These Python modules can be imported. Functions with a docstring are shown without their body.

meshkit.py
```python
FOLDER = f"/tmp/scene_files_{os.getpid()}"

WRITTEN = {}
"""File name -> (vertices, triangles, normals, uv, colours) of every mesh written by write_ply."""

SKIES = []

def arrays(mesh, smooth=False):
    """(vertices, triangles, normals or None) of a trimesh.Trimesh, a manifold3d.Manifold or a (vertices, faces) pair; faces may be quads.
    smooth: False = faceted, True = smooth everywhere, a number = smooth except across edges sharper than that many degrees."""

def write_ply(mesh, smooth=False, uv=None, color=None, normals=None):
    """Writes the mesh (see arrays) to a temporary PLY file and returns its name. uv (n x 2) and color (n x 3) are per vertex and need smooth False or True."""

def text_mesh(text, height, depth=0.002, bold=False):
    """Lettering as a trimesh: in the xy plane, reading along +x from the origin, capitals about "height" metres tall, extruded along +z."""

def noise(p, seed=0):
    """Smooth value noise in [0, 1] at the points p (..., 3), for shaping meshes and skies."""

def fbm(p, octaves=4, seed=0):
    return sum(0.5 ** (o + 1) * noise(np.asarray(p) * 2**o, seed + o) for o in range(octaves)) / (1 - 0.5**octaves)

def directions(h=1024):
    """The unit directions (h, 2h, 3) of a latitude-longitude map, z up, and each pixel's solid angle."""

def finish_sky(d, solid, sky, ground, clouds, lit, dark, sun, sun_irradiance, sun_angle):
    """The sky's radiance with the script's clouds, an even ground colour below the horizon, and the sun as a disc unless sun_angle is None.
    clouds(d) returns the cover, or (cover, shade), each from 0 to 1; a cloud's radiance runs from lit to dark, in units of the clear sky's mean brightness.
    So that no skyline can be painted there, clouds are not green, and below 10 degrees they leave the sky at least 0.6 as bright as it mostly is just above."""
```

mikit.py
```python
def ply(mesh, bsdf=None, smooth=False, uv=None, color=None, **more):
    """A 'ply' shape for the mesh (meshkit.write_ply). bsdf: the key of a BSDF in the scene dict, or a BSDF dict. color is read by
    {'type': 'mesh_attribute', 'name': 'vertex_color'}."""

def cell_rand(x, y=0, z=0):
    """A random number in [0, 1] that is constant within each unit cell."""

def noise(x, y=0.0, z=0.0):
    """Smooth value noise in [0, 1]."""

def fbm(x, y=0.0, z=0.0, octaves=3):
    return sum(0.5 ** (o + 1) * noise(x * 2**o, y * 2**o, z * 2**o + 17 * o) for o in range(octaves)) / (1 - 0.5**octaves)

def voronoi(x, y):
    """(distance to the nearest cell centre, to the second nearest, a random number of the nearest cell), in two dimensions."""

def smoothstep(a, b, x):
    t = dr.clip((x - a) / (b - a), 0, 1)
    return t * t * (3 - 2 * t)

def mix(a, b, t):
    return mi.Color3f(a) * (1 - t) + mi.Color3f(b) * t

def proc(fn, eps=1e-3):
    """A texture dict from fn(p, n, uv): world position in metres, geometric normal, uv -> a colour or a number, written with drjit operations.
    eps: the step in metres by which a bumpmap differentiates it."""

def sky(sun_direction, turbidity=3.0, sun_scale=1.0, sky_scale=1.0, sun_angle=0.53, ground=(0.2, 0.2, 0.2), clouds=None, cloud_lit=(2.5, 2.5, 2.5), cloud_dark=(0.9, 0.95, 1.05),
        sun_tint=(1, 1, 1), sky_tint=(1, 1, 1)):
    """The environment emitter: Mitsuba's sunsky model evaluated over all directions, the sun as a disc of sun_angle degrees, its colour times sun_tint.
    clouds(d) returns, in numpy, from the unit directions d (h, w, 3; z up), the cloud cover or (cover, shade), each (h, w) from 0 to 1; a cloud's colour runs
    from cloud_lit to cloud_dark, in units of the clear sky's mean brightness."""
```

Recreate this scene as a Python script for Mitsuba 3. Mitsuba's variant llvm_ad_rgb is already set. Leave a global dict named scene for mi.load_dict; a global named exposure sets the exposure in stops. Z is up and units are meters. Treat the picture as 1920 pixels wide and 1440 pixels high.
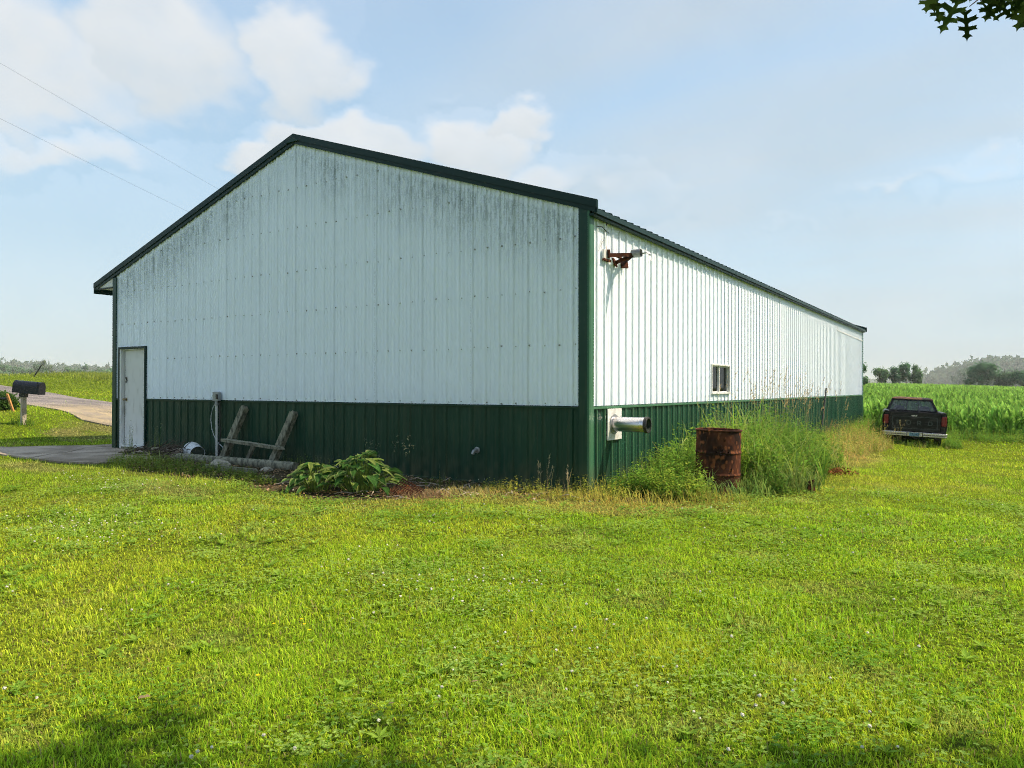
import math
import numpy as np, trimesh
import mitsuba as mi, drjit as dr
import mikit, meshkit
from mikit import noise, fbm, smoothstep, mix, proc, ply, cell_rand
from scipy.interpolate import RBFInterpolator, RegularGridInterpolator
from shapely.geometry import Polygon, Point, LineString
import shapely
from manifold3d import Manifold, CrossSection

T = mi.ScalarTransform4f
scene, labels = {}, {}

# ------------------------------------------------------------------ camera, sky, exposure
CAM = np.array([4.358, -8.522, 1.278])
YAW, PITCH, ROLL, FPX = -0.57427, 0.00488, 0.00231, 1399.56
FWD = np.array([math.sin(YAW) * math.cos(PITCH), math.cos(YAW) * math.cos(PITCH), math.sin(PITCH)])
RGT0 = np.array([math.cos(YAW), -math.sin(YAW), 0.0])
UP0 = np.cross(RGT0, FWD)
UP = -math.sin(ROLL) * RGT0 + math.cos(ROLL) * UP0
RGT = math.cos(ROLL) * RGT0 + math.sin(ROLL) * UP0
FOV = 2 * math.degrees(math.atan(960 / FPX))
HAZE = 0.00023
scene['camera'] = {'type': 'perspective', 'fov': FOV, 'fov_axis': 'x', 'near_clip': 0.05, 'far_clip': 12000.0,
                   'to_world': T().look_at(origin=CAM.tolist(), target=(CAM + FWD).tolist(), up=UP.tolist()),
                   'medium': {'type': 'ref', 'id': 'haze_air'}}
SUN = np.array([0.75, 0.42, 1.0]); SUN /= np.linalg.norm(SUN)


def clouds(d):
    """Fair-weather cumulus to the left, a thin veil to the right, milky towards the horizon; noise continues all round."""
    az = np.arctan2(d[..., 0], d[..., 1]); el = np.arcsin(np.clip(d[..., 2], -1, 1))
    q = d / np.maximum(d[..., 2:3] + 0.25, 0.05)
    n1 = meshkit.fbm(q * 3.1 + 4.0, 5, 3)
    n2 = meshkit.fbm(q * 9.0 + 9.0, 5, 11)
    n3 = meshkit.fbm(q * np.array([1.6, 5.0, 2.0]) + 2.0, 5, 21)
    wx, wy = (n2 - 0.5) * 0.10, (meshkit.fbm(q * 8.0 + 31.0, 4, 5) - 0.5) * 0.07
    n4 = meshkit.fbm(d * 34.0, 4, 41); n5 = meshkit.fbm(d * 11.0 + 3.0, 4, 43)
    wx, wy = wx + (n4 - 0.5) * 0.05, wy + (meshkit.fbm(d * 30.0 + 7.0, 4, 47) - 0.5) * 0.045
    field, low = np.zeros(az.shape), np.zeros(az.shape)
    for a, e, ra, re, s in ((-1.02, .392, .115, .075, 1.0), (-1.10, .34, .095, .07, .75), (-1.17, .345, .07, .10, .95), (-1.10, .265, .10, .032, .75), (-.858, .395, .066, .066, 1.0), (-.80, .385, .05, .03, .75),
                            (-1.18, .26, .08, .04, .7), (-.79, .30, .10, .042, 1.05), (-.90, .288, .05, .022, .95), (-.62, .30, .075, .036, 1.0), (-.555, .325, .035, .025, .9), (-.52, .265, .12, .035, .6),
                            (-.65, .365, .022, .012, .45), (-.11, .237, .06, .010, .52), (-.45, .245, .12, .03, .5), (-.02, .245, .11, .014, .5), (-.21, .20, .06, .010, .35)):
        x, y = (az - a + wx) / ra, (el - e + wy) / re
        b = s * np.exp(-(x * x + y * y) ** 1.3 * 0.8)
        low = np.where(b > field, -y, low); field = np.maximum(field, b)
    ring = np.clip((np.abs(((az + .574 + np.pi) % (2 * np.pi)) - np.pi) - .75) / .3, 0, 1)      # outside the photographed sky: free noise
    field = np.maximum(field, ring * np.clip((n1 - .52) * 4.5, 0, 1) * np.clip((el - .1) / .2, 0, 1))
    t = np.clip((field + (n5 - .5) * 0.45 + (n4 - .5) * .2 - 0.34) / 0.46, 0, 1)
    cum = (t * t * (3 - 2 * t)) * (.66 + .36 * n4)
    veil = 0.60 * np.clip((n3 - .22) * 1.7, 0, 1) * np.clip((az + 1.0) / .6, 0, 1) + 0.16 * n1
    milky = 0.86 * np.exp(-(np.maximum(el, 0) / 0.27) ** 1.3)
    cover = 1 - (1 - np.clip(cum, 0, .93)) * (1 - np.clip(veil, 0, .7)) * (1 - milky) * (1 - .20)
    shade = np.clip(.28 + .32 * low * (field > .2) + .5 * (n5 - .5) + .55 * np.clip((milky + .55 * veil - cum) / .5, 0, 1), 0, 1)
    return cover, shade


scene['sky'] = mikit.sky(SUN, turbidity=3.5, sun_scale=1.0, sky_scale=1.58, sun_angle=0.6, ground=(0.12, 0.16, 0.05), clouds=clouds,
                         cloud_lit=(1.36, 1.40, 1.43), cloud_dark=(0.93, 1.05, 1.12), sun_tint=(1.0, 0.98, 0.94), sky_tint=(0.95, 1.05, 1.0))
labels['sky'] = {'kind': 'structure'}
exposure = 2.1

rng = np.random.default_rng(7)


# ------------------------------------------------------------------ helpers
def numbered(key):
    k, n = key, 0
    while k in scene or k in labels:
        n += 1; k = '%s_%03d' % (key, n)
    return k


def thing(name, label=None, cat=None, group=None, kind=None):
    """A key that parts hang on (no shape of its own)."""
    k = numbered(name); d = {}
    if label: d['label'] = label
    if cat: d['category'] = cat
    if group: d['group'] = group
    if kind: d['kind'] = kind
    labels[k] = d
    return k


def put(key, mesh, bsdf, smooth=False, color=None, label=None, cat=None, group=None, kind=None, parent=None):
    k = numbered(parent + '__' + key if parent else key)
    scene[k] = ply(mesh, bsdf, smooth, color=color)
    d = {n: v for n, v in (('label', label), ('category', cat), ('group', group), ('kind', kind)) if v}
    if d: labels[k] = d
    return k


def put_n(key, mesh, normals, bsdf, color=None, parent=None, **k):
    """As put(), with given vertex normals."""
    kk = numbered(parent + '__' + key if parent else key)
    scene[kk] = {'type': 'ply', 'filename': meshkit.write_ply(mesh, False, None, color, normals), 'face_normals': False, 'bsdf': {'type': 'ref', 'id': bsdf}}
    if k: labels[kk] = {n: v for n, v in (('label', k.get('label')), ('category', k.get('cat')), ('kind', k.get('kind'))) if v}
    return kk


def rotz(a):
    c, s = math.cos(a), math.sin(a); return np.array([[c, -s, 0], [s, c, 0], [0, 0, 1.0]])


class MB:
    """Collects pieces of one mesh."""
    def __init__(s): s.v, s.f, s.n = [], [], 0
    def add(s, v, f):
        v = np.asarray(v, float); f = np.asarray(f, int)
        if f.shape[1] == 4: f = np.vstack([f[:, [0, 1, 2]], f[:, [0, 2, 3]]])
        s.v.append(v); s.f.append(f + s.n); s.n += len(v); return s
    def mesh(s, m, M=None, t=None):
        v = np.array(m.vertices) if hasattr(m, 'vertices') else m.to_mesh().vert_properties[:, :3]
        f = np.array(m.faces) if hasattr(m, 'faces') else m.to_mesh().tri_verts
        if M is not None: v = v @ np.asarray(M).T
        if t is not None: v = v + np.asarray(t)
        return s.add(v, f)
    def box(s, lo, hi, M=None, t=None, bev=0.0):
        lo, hi = np.minimum(lo, hi).astype(float), np.maximum(lo, hi).astype(float)
        if bev <= 0:
            v = np.array([[(lo, hi)[i][0], (lo, hi)[j][1], (lo, hi)[k][2]] for i in (0, 1) for j in (0, 1) for k in (0, 1)])
            f = np.array([[0, 1, 3, 2], [4, 6, 7, 5], [0, 4, 5, 1], [2, 3, 7, 6], [0, 2, 6, 4], [1, 5, 7, 3]])
        else:
            b = min(bev, *(0.45 * (hi - lo))); pts = []
            for i in (0, 1):
                for j in (0, 1):
                    for k in (0, 1):
                        c = np.array([(lo, hi)[i][0], (lo, hi)[j][1], (lo, hi)[k][2]]); inw = np.array([b * (1 - 2 * i), b * (1 - 2 * j), b * (1 - 2 * k)])
                        for ax in range(3):
                            o = inw.copy(); o[ax] = 0; pts.append(c + o)
            m = trimesh.convex.convex_hull(np.array(pts)); v, f = np.array(m.vertices), np.array(m.faces)
        if M is not None: v = v @ np.asarray(M).T
        if t is not None: v = v + np.asarray(t)
        return s.add(v, f)
    def hull(s, pts):
        m = trimesh.convex.convex_hull(np.asarray(pts, float)); return s.add(m.vertices, m.faces)
    def tube(s, pts, r, sides=8, caps=True):
        p = np.asarray(pts, float); r = np.broadcast_to(r, (len(p),))
        t = np.gradient(p, axis=0); t /= np.linalg.norm(t, axis=1, keepdims=True) + 1e-12
        a = np.cross(t, [0, 0, 1.0] if np.abs(t[:, 2]).max() < .93 else [0.31, 0.95, 0.05]); a /= np.linalg.norm(a, axis=1, keepdims=True) + 1e-12
        b = np.cross(t, a); g = np.arange(sides) * 2 * np.pi / sides
        v = (p[:, None] + r[:, None, None] * (np.cos(g)[None, :, None] * a[:, None] + np.sin(g)[None, :, None] * b[:, None])).reshape(-1, 3)
        i, j = np.meshgrid(np.arange(len(p) - 1), np.arange(sides), indexing='ij')
        f = np.stack([i * sides + j, i * sides + (j + 1) % sides, (i + 1) * sides + (j + 1) % sides, (i + 1) * sides + j], -1).reshape(-1, 4)
        f = np.vstack([f[:, [0, 1, 2]], f[:, [0, 2, 3]]])
        if caps:
            k = np.arange(1, sides - 1); z = k * 0; e = (len(p) - 1) * sides
            f = np.vstack([f, np.stack([z, k + 1, k], 1), np.stack([z + e, k + e, k + 1 + e], 1)])
        return s.add(v, f)
    def lathe(s, prof, n=32, M=None, t=None):
        prof = np.asarray(prof, float); g = np.arange(n) * 2 * np.pi / n
        v = np.stack([prof[:, None, 0] * np.cos(g), prof[:, None, 0] * np.sin(g), np.broadcast_to(prof[:, None, 1], (len(prof), n))], -1).reshape(-1, 3)
        i, j = np.meshgrid(np.arange(len(prof) - 1), np.arange(n), indexing='ij')
        f = np.stack([i * n + j, i * n + (j + 1) % n, (i + 1) * n + (j + 1) % n, (i + 1) * n + j], -1).reshape(-1, 4)
        if M is not None: v = v @ np.asarray(M).T
        if t is not None: v = v + np.asarray(t)
        return s.add(v, f)
    def prism(s, poly, h0, h1, axes=(0, 1, 2)):
        """A polygon (2D points) pushed from h0 to h1 along the third of axes."""
        m = trimesh.creation.extrude_polygon(Polygon(poly), h1 - h0, engine='earcut'); v = np.array(m.vertices); o = np.zeros_like(v)
        o[:, axes[0]], o[:, axes[1]], o[:, axes[2]] = v[:, 0], v[:, 1], v[:, 2] + h0
        return s.add(o, m.faces)
    def out(s): return (np.vstack(s.v), np.vstack(s.f))
    def xform(s, M, t=(0, 0, 0)): s.v = [v @ np.asarray(M).T + np.asarray(t) for v in s.v]; return s


def frame_to(d, up=(0, 0, 1)):
    """Rotation whose columns are side, up', d (z axis to d)."""
    d = np.asarray(d, float) / np.linalg.norm(d); up = np.asarray(up, float)
    if abs(d @ up) > .98: up = np.array([0, 1.0, 0])
    s = np.cross(up, d); s /= np.linalg.norm(s); return np.stack([s, np.cross(d, s), d], 1)


# ------------------------------------------------------------------ materials
def mat(name, d, two=True): scene[name] = {'type': 'twosided', 'b': d} if two else d; return name


def principled(color, rough=0.5, metallic=0.0, spec=0.5, **k):
    c = color if isinstance(color, dict) else {'type': 'rgb', 'value': list(color)}
    return {'type': 'principled', 'base_color': c, 'roughness': rough, 'metallic': metallic, 'specular': spec, **k}


HW, RIB, EAVE, SLOPE, LEN, WAINS = 5.4864, 0.2286, 3.54, 0.33, 23.41, 1.03   # half width, rib pitch, eave height at the wall, roof slope, length, wainscot height


def rake(x): return EAVE + SLOPE * (HW - abs(x + HW))


def white_fn(p, n, uv):
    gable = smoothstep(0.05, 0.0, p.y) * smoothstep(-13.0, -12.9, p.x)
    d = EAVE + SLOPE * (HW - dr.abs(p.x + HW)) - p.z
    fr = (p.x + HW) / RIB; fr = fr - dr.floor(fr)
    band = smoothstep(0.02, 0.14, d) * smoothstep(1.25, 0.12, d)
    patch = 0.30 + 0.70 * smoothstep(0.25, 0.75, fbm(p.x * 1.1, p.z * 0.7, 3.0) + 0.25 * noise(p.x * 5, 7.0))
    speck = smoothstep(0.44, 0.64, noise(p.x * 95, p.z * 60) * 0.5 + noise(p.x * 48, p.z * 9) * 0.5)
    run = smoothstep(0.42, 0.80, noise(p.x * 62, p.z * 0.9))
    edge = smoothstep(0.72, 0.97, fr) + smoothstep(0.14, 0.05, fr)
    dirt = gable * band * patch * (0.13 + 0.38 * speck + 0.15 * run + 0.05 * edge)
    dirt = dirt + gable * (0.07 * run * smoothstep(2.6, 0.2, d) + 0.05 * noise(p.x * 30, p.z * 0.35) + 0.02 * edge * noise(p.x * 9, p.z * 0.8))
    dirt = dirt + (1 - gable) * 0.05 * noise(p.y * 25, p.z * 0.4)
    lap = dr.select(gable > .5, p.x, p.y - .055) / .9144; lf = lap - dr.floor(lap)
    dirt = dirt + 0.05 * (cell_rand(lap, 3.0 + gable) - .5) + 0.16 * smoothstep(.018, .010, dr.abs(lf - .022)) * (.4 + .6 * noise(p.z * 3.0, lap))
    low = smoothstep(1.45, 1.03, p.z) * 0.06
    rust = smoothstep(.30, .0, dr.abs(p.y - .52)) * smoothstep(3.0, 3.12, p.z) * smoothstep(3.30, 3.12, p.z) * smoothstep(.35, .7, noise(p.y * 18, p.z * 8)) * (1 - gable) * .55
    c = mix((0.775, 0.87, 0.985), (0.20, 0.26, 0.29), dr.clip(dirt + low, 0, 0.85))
    return mix(c, (0.42, 0.22, 0.08), rust)


mat('paint_white_siding', principled(proc(white_fn), 0.42, spec=0.4))
mat('paint_green', principled(proc(lambda p, n, uv: mix(mix(mix((0.004, 0.034, 0.023), (0.012, 0.055, 0.037), fbm(p.x * 2, p.z * 1.3, 5.0)), mix((0.032, 0.120, 0.072), (0.060, 0.165, 0.098), fbm(p.y * .8, p.z * 2.0)), smoothstep(0.0, 0.012, p.x)), (0.085, 0.095, 0.055), dr.clip(0.14 * smoothstep(0.55, 0.8, noise(p.x * 40 + p.y * 40, p.z * 3)) + 0.75 * smoothstep(0.40, -0.05, p.z) * noise(p.x * 12 + p.y * 9, p.z * 9), 0, 1))), 0.30, spec=0.22))  # long wall side is a lighter green: sunlight put into the colour
mat('paint_dark_green', principled((0.004, 0.026, 0.023), 0.40, spec=0.2))
mat('paint_white', principled(proc(lambda p, n, uv: mix((0.62, 0.64, 0.64), (0.42, 0.43, 0.42), smoothstep(.5, .85, fbm(p.x * 9 + p.y * 3, p.y * 9, p.z * 2.5)))), 0.5))
mat('dark_interior', {'type': 'diffuse', 'reflectance': {'type': 'rgb', 'value': [0.035, 0.033, 0.03]}})
mat('screw_head', principled((0.20, 0.22, 0.22), 0.6))
mat('steel_zinc', principled(proc(lambda p, n, uv: mix((0.36, 0.38, 0.39), (0.22, 0.24, 0.26), fbm(p.x * 20, p.y * 20, p.z * 9))), 0.45, metallic=0.5))
mat('steel_mirror', {'type': 'roughconductor', 'material': 'Cr', 'alpha': 0.10})
mat('chrome_worn', {'type': 'roughconductor', 'material': 'Cr', 'alpha': 0.22, 'specular_reflectance': {'type': 'rgb', 'value': [.85, .84, .76]}})
mat('black_plastic', principled((0.018, 0.018, 0.02), 0.45))
mat('mailbox_paint', principled((0.012, 0.014, 0.022), 0.38, spec=0.35))
mat('rubber', principled((0.02, 0.02, 0.021), 0.8))
mat('rust', principled(proc(lambda p, n, uv: mix(mix((0.085, 0.028, 0.015), (0.020, 0.009, 0.007), smoothstep(.35, .7, fbm(p.x * 9, p.y * 9, p.z * 5))), (0.19, 0.065, 0.028), smoothstep(.60, .82, noise(p.x * 34, p.y * 34, p.z * 16)))), 0.85, spec=0.2))
mat('weathered_wood', principled(proc(lambda p, n, uv: mix((0.26, 0.255, 0.195), (0.085, 0.088, 0.068), smoothstep(.3, .75, fbm(p.x * 34 + p.z * 9, p.y * 34, p.z * 12 + p.x * 4)))), 0.9, spec=0.15))
mat('pale_wood', principled(proc(lambda p, n, uv: mix((0.46, 0.40, 0.34), (0.30, 0.24, 0.19), smoothstep(.35, .75, fbm(p.x * 30, p.y * 30, p.z * 3)))), 0.85, spec=0.15))
mat('orange_wood', principled((0.55, 0.27, 0.10), 0.8, spec=0.15))
mat('bark', principled(proc(lambda p, n, uv: mix((0.11, 0.09, 0.07), (0.04, 0.033, 0.028), smoothstep(.35, .7, fbm(p.x * 16, p.y * 16, p.z * 5)))), 0.95, spec=0.1))
mat('stone', principled(proc(lambda p, n, uv: mix((0.38, 0.35, 0.29), (0.20, 0.19, 0.15), smoothstep(.3, .75, fbm(p.x * 20, p.y * 20, p.z * 20)))), 0.9, spec=0.2))
mat('concrete', principled(proc(lambda p, n, uv: mix(mix((0.36, 0.30, 0.245), (0.20, 0.16, 0.125), smoothstep(.3, .75, fbm(p.x * 2.2, p.y * 2.2, 1.0, octaves=5))), (0.10, 0.095, 0.06), smoothstep(-8.9, -7.9, p.x) * smoothstep(.35, .6, fbm(p.x * 6, p.y * 6)))), 0.9, spec=0.2))
mat('asphalt', principled(proc(lambda p, n, uv: mix(mix((0.165, 0.152, 0.150), (0.108, 0.100, 0.102), smoothstep(.3, .7, fbm(p.x * .5, p.y * 2.2, 1.0, octaves=5))), (0.27, 0.225, 0.150), smoothstep(-27, -16, p.x + 1.3 * (5 - p.y)) * (0.45 + 0.55 * smoothstep(.3, .7, fbm(p.x * 1.4, p.y * 3.0, octaves=4))))), 0.95, spec=0.1))
mat('glass_pane', {'type': 'thindielectric', 'int_ior': 1.5, 'specular_reflectance': {'type': 'rgb', 'value': [.35, .37, .38]}}, two=False)
mat('truck_paint', principled(proc(lambda p, n, uv: mix((0.005, 0.006, 0.008), (0.055, 0.046, 0.05), smoothstep(.56, .82, fbm(p.x * 3.0, p.y * 3.0, p.z * 11)) * .5 + .28 * smoothstep(.62, .72, noise(p.x * 5, p.y * 5, p.z * 30)))), 0.32, spec=0.25))
mat('roof_rust', principled(proc(lambda p, n, uv: mix((0.17, 0.085, 0.055), (0.03, 0.027, 0.03), smoothstep(.38, .58, fbm(p.x * 5, p.y * 2.4, p.z * 9)))), 0.7, spec=0.3))
mat('red_lens', principled((0.16, 0.006, 0.010), 0.2, spec=0.5))
mat('plate_blue', principled((0.13, 0.25, 0.36), 0.5))
mat('letter_grey', principled((0.038, 0.052, 0.056), 0.5))
scene['glass_tinted'] = {'type': 'thindielectric', 'int_ior': 1.5, 'specular_transmittance': {'type': 'rgb', 'value': [.20, .27, .32]}}
mat('letter_dark', principled((0.012, 0.02, 0.05), 0.5))
mat('seat_cloth', principled((0.03, 0.035, 0.045), 0.9))
mat('brass', principled((0.30, 0.24, 0.14), 0.35, metallic=0.8))
mat('bucket_plastic', principled(proc(lambda p, n, uv: mix((0.60, 0.64, 0.68), (0.20, 0.22, 0.23), smoothstep(.52, .80, fbm(p.x * 14, p.y * 14, p.z * 14)))), 0.5))
mat('dull_dark_green', principled((0.035, 0.055, 0.042), 0.8))  # plain dark green for the bucket base and the flue bore
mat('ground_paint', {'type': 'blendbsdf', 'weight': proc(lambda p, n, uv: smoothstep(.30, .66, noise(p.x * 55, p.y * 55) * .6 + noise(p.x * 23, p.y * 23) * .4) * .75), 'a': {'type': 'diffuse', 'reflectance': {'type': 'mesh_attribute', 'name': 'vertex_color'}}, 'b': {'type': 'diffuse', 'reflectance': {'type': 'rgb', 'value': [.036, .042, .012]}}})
scene['leaf_thin'] = {'type': 'principledthin', 'base_color': {'type': 'mesh_attribute', 'name': 'vertex_color'}, 'roughness': 0.55, 'spec_trans': 0.0, 'diff_trans': 1.0, 'eta': 1.25}
scene['leaf_glossy'] = {**scene['leaf_thin'], 'roughness': 0.32, 'eta': 1.5}
mat('petal', {'type': 'diffuse', 'reflectance': {'type': 'mesh_attribute', 'name': 'vertex_color'}})
mat('scrap_plastic', principled((0.5, 0.52, 0.52), 0.4))

# ------------------------------------------------------------------ terrain
ctl = np.array([
    (0, -.4, -.07), (-5.5, -.3, -.02), (-11, 0, .0), (-11, 12, .15), (-11, 23, .1), (0, 12, -.28), (0, 23.4, -.45), (-5, 12, 0), (-2.2, -2.2, -.07), (-5, -2.2, -.03), (-8.6, -2.2, .0), (-10.5, -2.2, .02), (-12.1, -1.0, .04),
    (-13.2, -.4, .06), (-14.15, -.79, .11), (-14.18, 1.76, .05), (-14.8, .53, .13), (-15.86, .44, .35), (-16.74, 2.25, .33), (-15.47, 2.48, .21), (-12.5, 4, .2), (-19.2, 3.04, .52), (-22.4, 3.4, .63), (-24.3, 3.9, .68), (-26.4, 8.5, .58), (-30.6, 9.3, .70), (-36.3, 10.4, .98), (-46, 12.5, 1.30), (-42, 8, 1.1), (-20.7, 2.0, .60), (-19.4, 1.7, .58), (-14, 8, .35),
    (-24, -3, .55), (-16, -5, .2), (-12, -4, .03), (-9, -6, -.05),
    (4.4, -8.5, -.29), (0, -8, -.24), (9, -8, -.33), (4, -14, -.32), (-4, -5, -.14), (4, -3, -.17), (1.3, 1.2, -.10), (2.2, 3, -.15), (9, 0, -.32), (2.4, 8, -.30), (2.5, 13, -.50), (2.5, 16.5, -.66), (2.16, 21, -.76), (4.1, 25.5, -.72), (10, 12, -.55), (12, 24, -.7), (-4, 27, -.4), (20, 5, -.6),
    (-61, 20.5, 2.02), (-55, 24.5, 1.92), (-62, 30, 2.05), (-46, 22, 1.50), (-85, 41, 1.92), (-90, 25, 2.2), (-130, 47.5, 2.25), (-130, 80, 2.0), (-70, -10, 2.0), (-45, -20, 1.2), (-30, -30, .5),
    (-220, 110, 2.1), (-400, 190, 2.6), (-600, 280, 4.0), (-400, 50, 3), (-400, 400, 2.4),
    (0, 50, -.35), (-10, 60, 0.0), (8, 60, -.4), (-17, 150, 1.0), (8, 150, .35), (-20, 260, 1.6), (8, 260, .6), (-10, 400, 2.0), (60, 400, 0), (-60, 400, 2.2), (40, 60, -.9), (60, 150, -.7),
    (-50, 80, .9), (-80, 150, 1.5), (30, -30, -.6), (0, -40, -.3), (100, 0, -1), (100, 100, -1), (-100, -100, 1), (100, -100, -1)], float)
ring = np.array([(2600 * math.cos(a), 2600 * math.sin(a), 1.0) for a in np.arange(16) * np.pi / 8] + [(1000 * math.cos(a), 1000 * math.sin(a), 1.2) for a in np.arange(12) * np.pi / 6])
ctl = np.vstack([ctl, ring])


def ease(a, b, step, far, grow):
    mid = list(np.arange(a, b + 1e-6, step)); out, s = [], step
    hi = [b]
    while hi[-1] < far: s *= grow; hi.append(hi[-1] + s)
    s, lo = step, [a]
    while lo[-1] > -far: s *= grow; lo.append(lo[-1] - s)
    return np.array(lo[:0:-1] + mid + hi[1:])


GX, GY = ease(-24, 12, .25, 5000, 1.09), ease(-12, 28, .25, 5000, 1.09)
gxx, gyy = np.meshgrid(GX, GY, indexing='ij')
warp = lambda x: np.sign(x) * np.log1p(np.abs(x) / 12.0)                       # compresses the far range for the interpolation
zz = RBFInterpolator(np.stack([warp(ctl[:, 0]), warp(ctl[:, 1])], 1), ctl[:, 2], kernel='linear', smoothing=0.004)(np.stack([warp(gxx.ravel()), warp(gyy.ravel())], 1)).reshape(gxx.shape)
rr = np.hypot(gxx, gyy)
zz += (meshkit.fbm(np.stack([gxx * .55, gyy * .55, gxx * 0], -1), 4) - .5) * np.clip(1.2 - rr / 60, 0, 1) * .07
_g = RegularGridInterpolator((GX, GY), zz, bounds_error=False, fill_value=1.0)
def gz(x, y): return _g(np.stack([np.asarray(x, float), np.asarray(y, float)], -1))


def fb(x, y, s, o=4, seed=0): return meshkit.fbm(np.stack([np.asarray(x) * s, np.asarray(y) * s, np.zeros_like(np.asarray(x, float))], -1), o, seed)


def sstep(a, b, x): t = np.clip((x - a) / (b - a), 0, 1); return t * t * (3 - 2 * t)


BED = Polygon([(-8.1, .3), (-8.3, -1.3), (-7.0, -2.0), (-5.4, -2.02), (-4.2, -1.95), (-3.4, -2.25), (-2.4, -2.35), (-1.7, -1.95), (-1.0, -1.15), (.2, -.62), (1.0, .0), (1.55, .9), (2.0, 2.4), (2.0, 4.2), (1.3, 6), (1.0, 8.5), (1.6, 11), (1.4, 14), (.6, 17), (.6, 24), (-3, 24), (-3, .3)])
SLAB = Polygon([(-7.75, -1.35), (-8.0, -1.95), (-8.7, -2.2), (-9.6, -2.20), (-10.4, -2.18), (-12.2, -2.40), (-16.5, -3.2), (-16.5, -2.4), (-12.2, -1.55), (-12.1, -.6), (-11.8, .0), (-11.9, .62), (-11.6, 1.1), (-8.3, 1.1), (-8.3, -.2)])
ROAD = Polygon([(-160, 36), (-46, 12.6), (-36.3, 10.5), (-26.4, 8.6), (-12, 6.6), (-12.4, 2.7), (-14.0, 2.4), (-16.74, 2.3), (-19.2, 3.05), (-24.3, 3.95), (-46, 8.3), (-160, 30)])
HOUSE = Polygon([(-10.97, 0), (0, 0), (0, LEN), (-10.97, LEN)])
for g in (BED, SLAB, ROAD, HOUSE): shapely.prepare(g)
BEDLINE = LineString([(-8.6, -2.2), (-7.0, -2.05), (-5.4, -2.05), (-3.4, -2.3), (-2.4, -2.4), (-1.7, -2.0), (-1.0, -1.2), (.2, -.65), (1.2, -.2), (2.1, .9), (2.3, 2.4), (2.15, 4.2), (1.6, 6), (1.9, 8.5), (2.0, 11), (1.5, 14)])
DRYGRASS = Polygon([(-17.2, 2.25), (-15.6, 1.1), (-14.6, .3), (-13.2, .2), (-12.4, 1.2), (-12.4, 2.75)])


def inside(poly, x, y): return shapely.contains_xy(poly, x, y)


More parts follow.
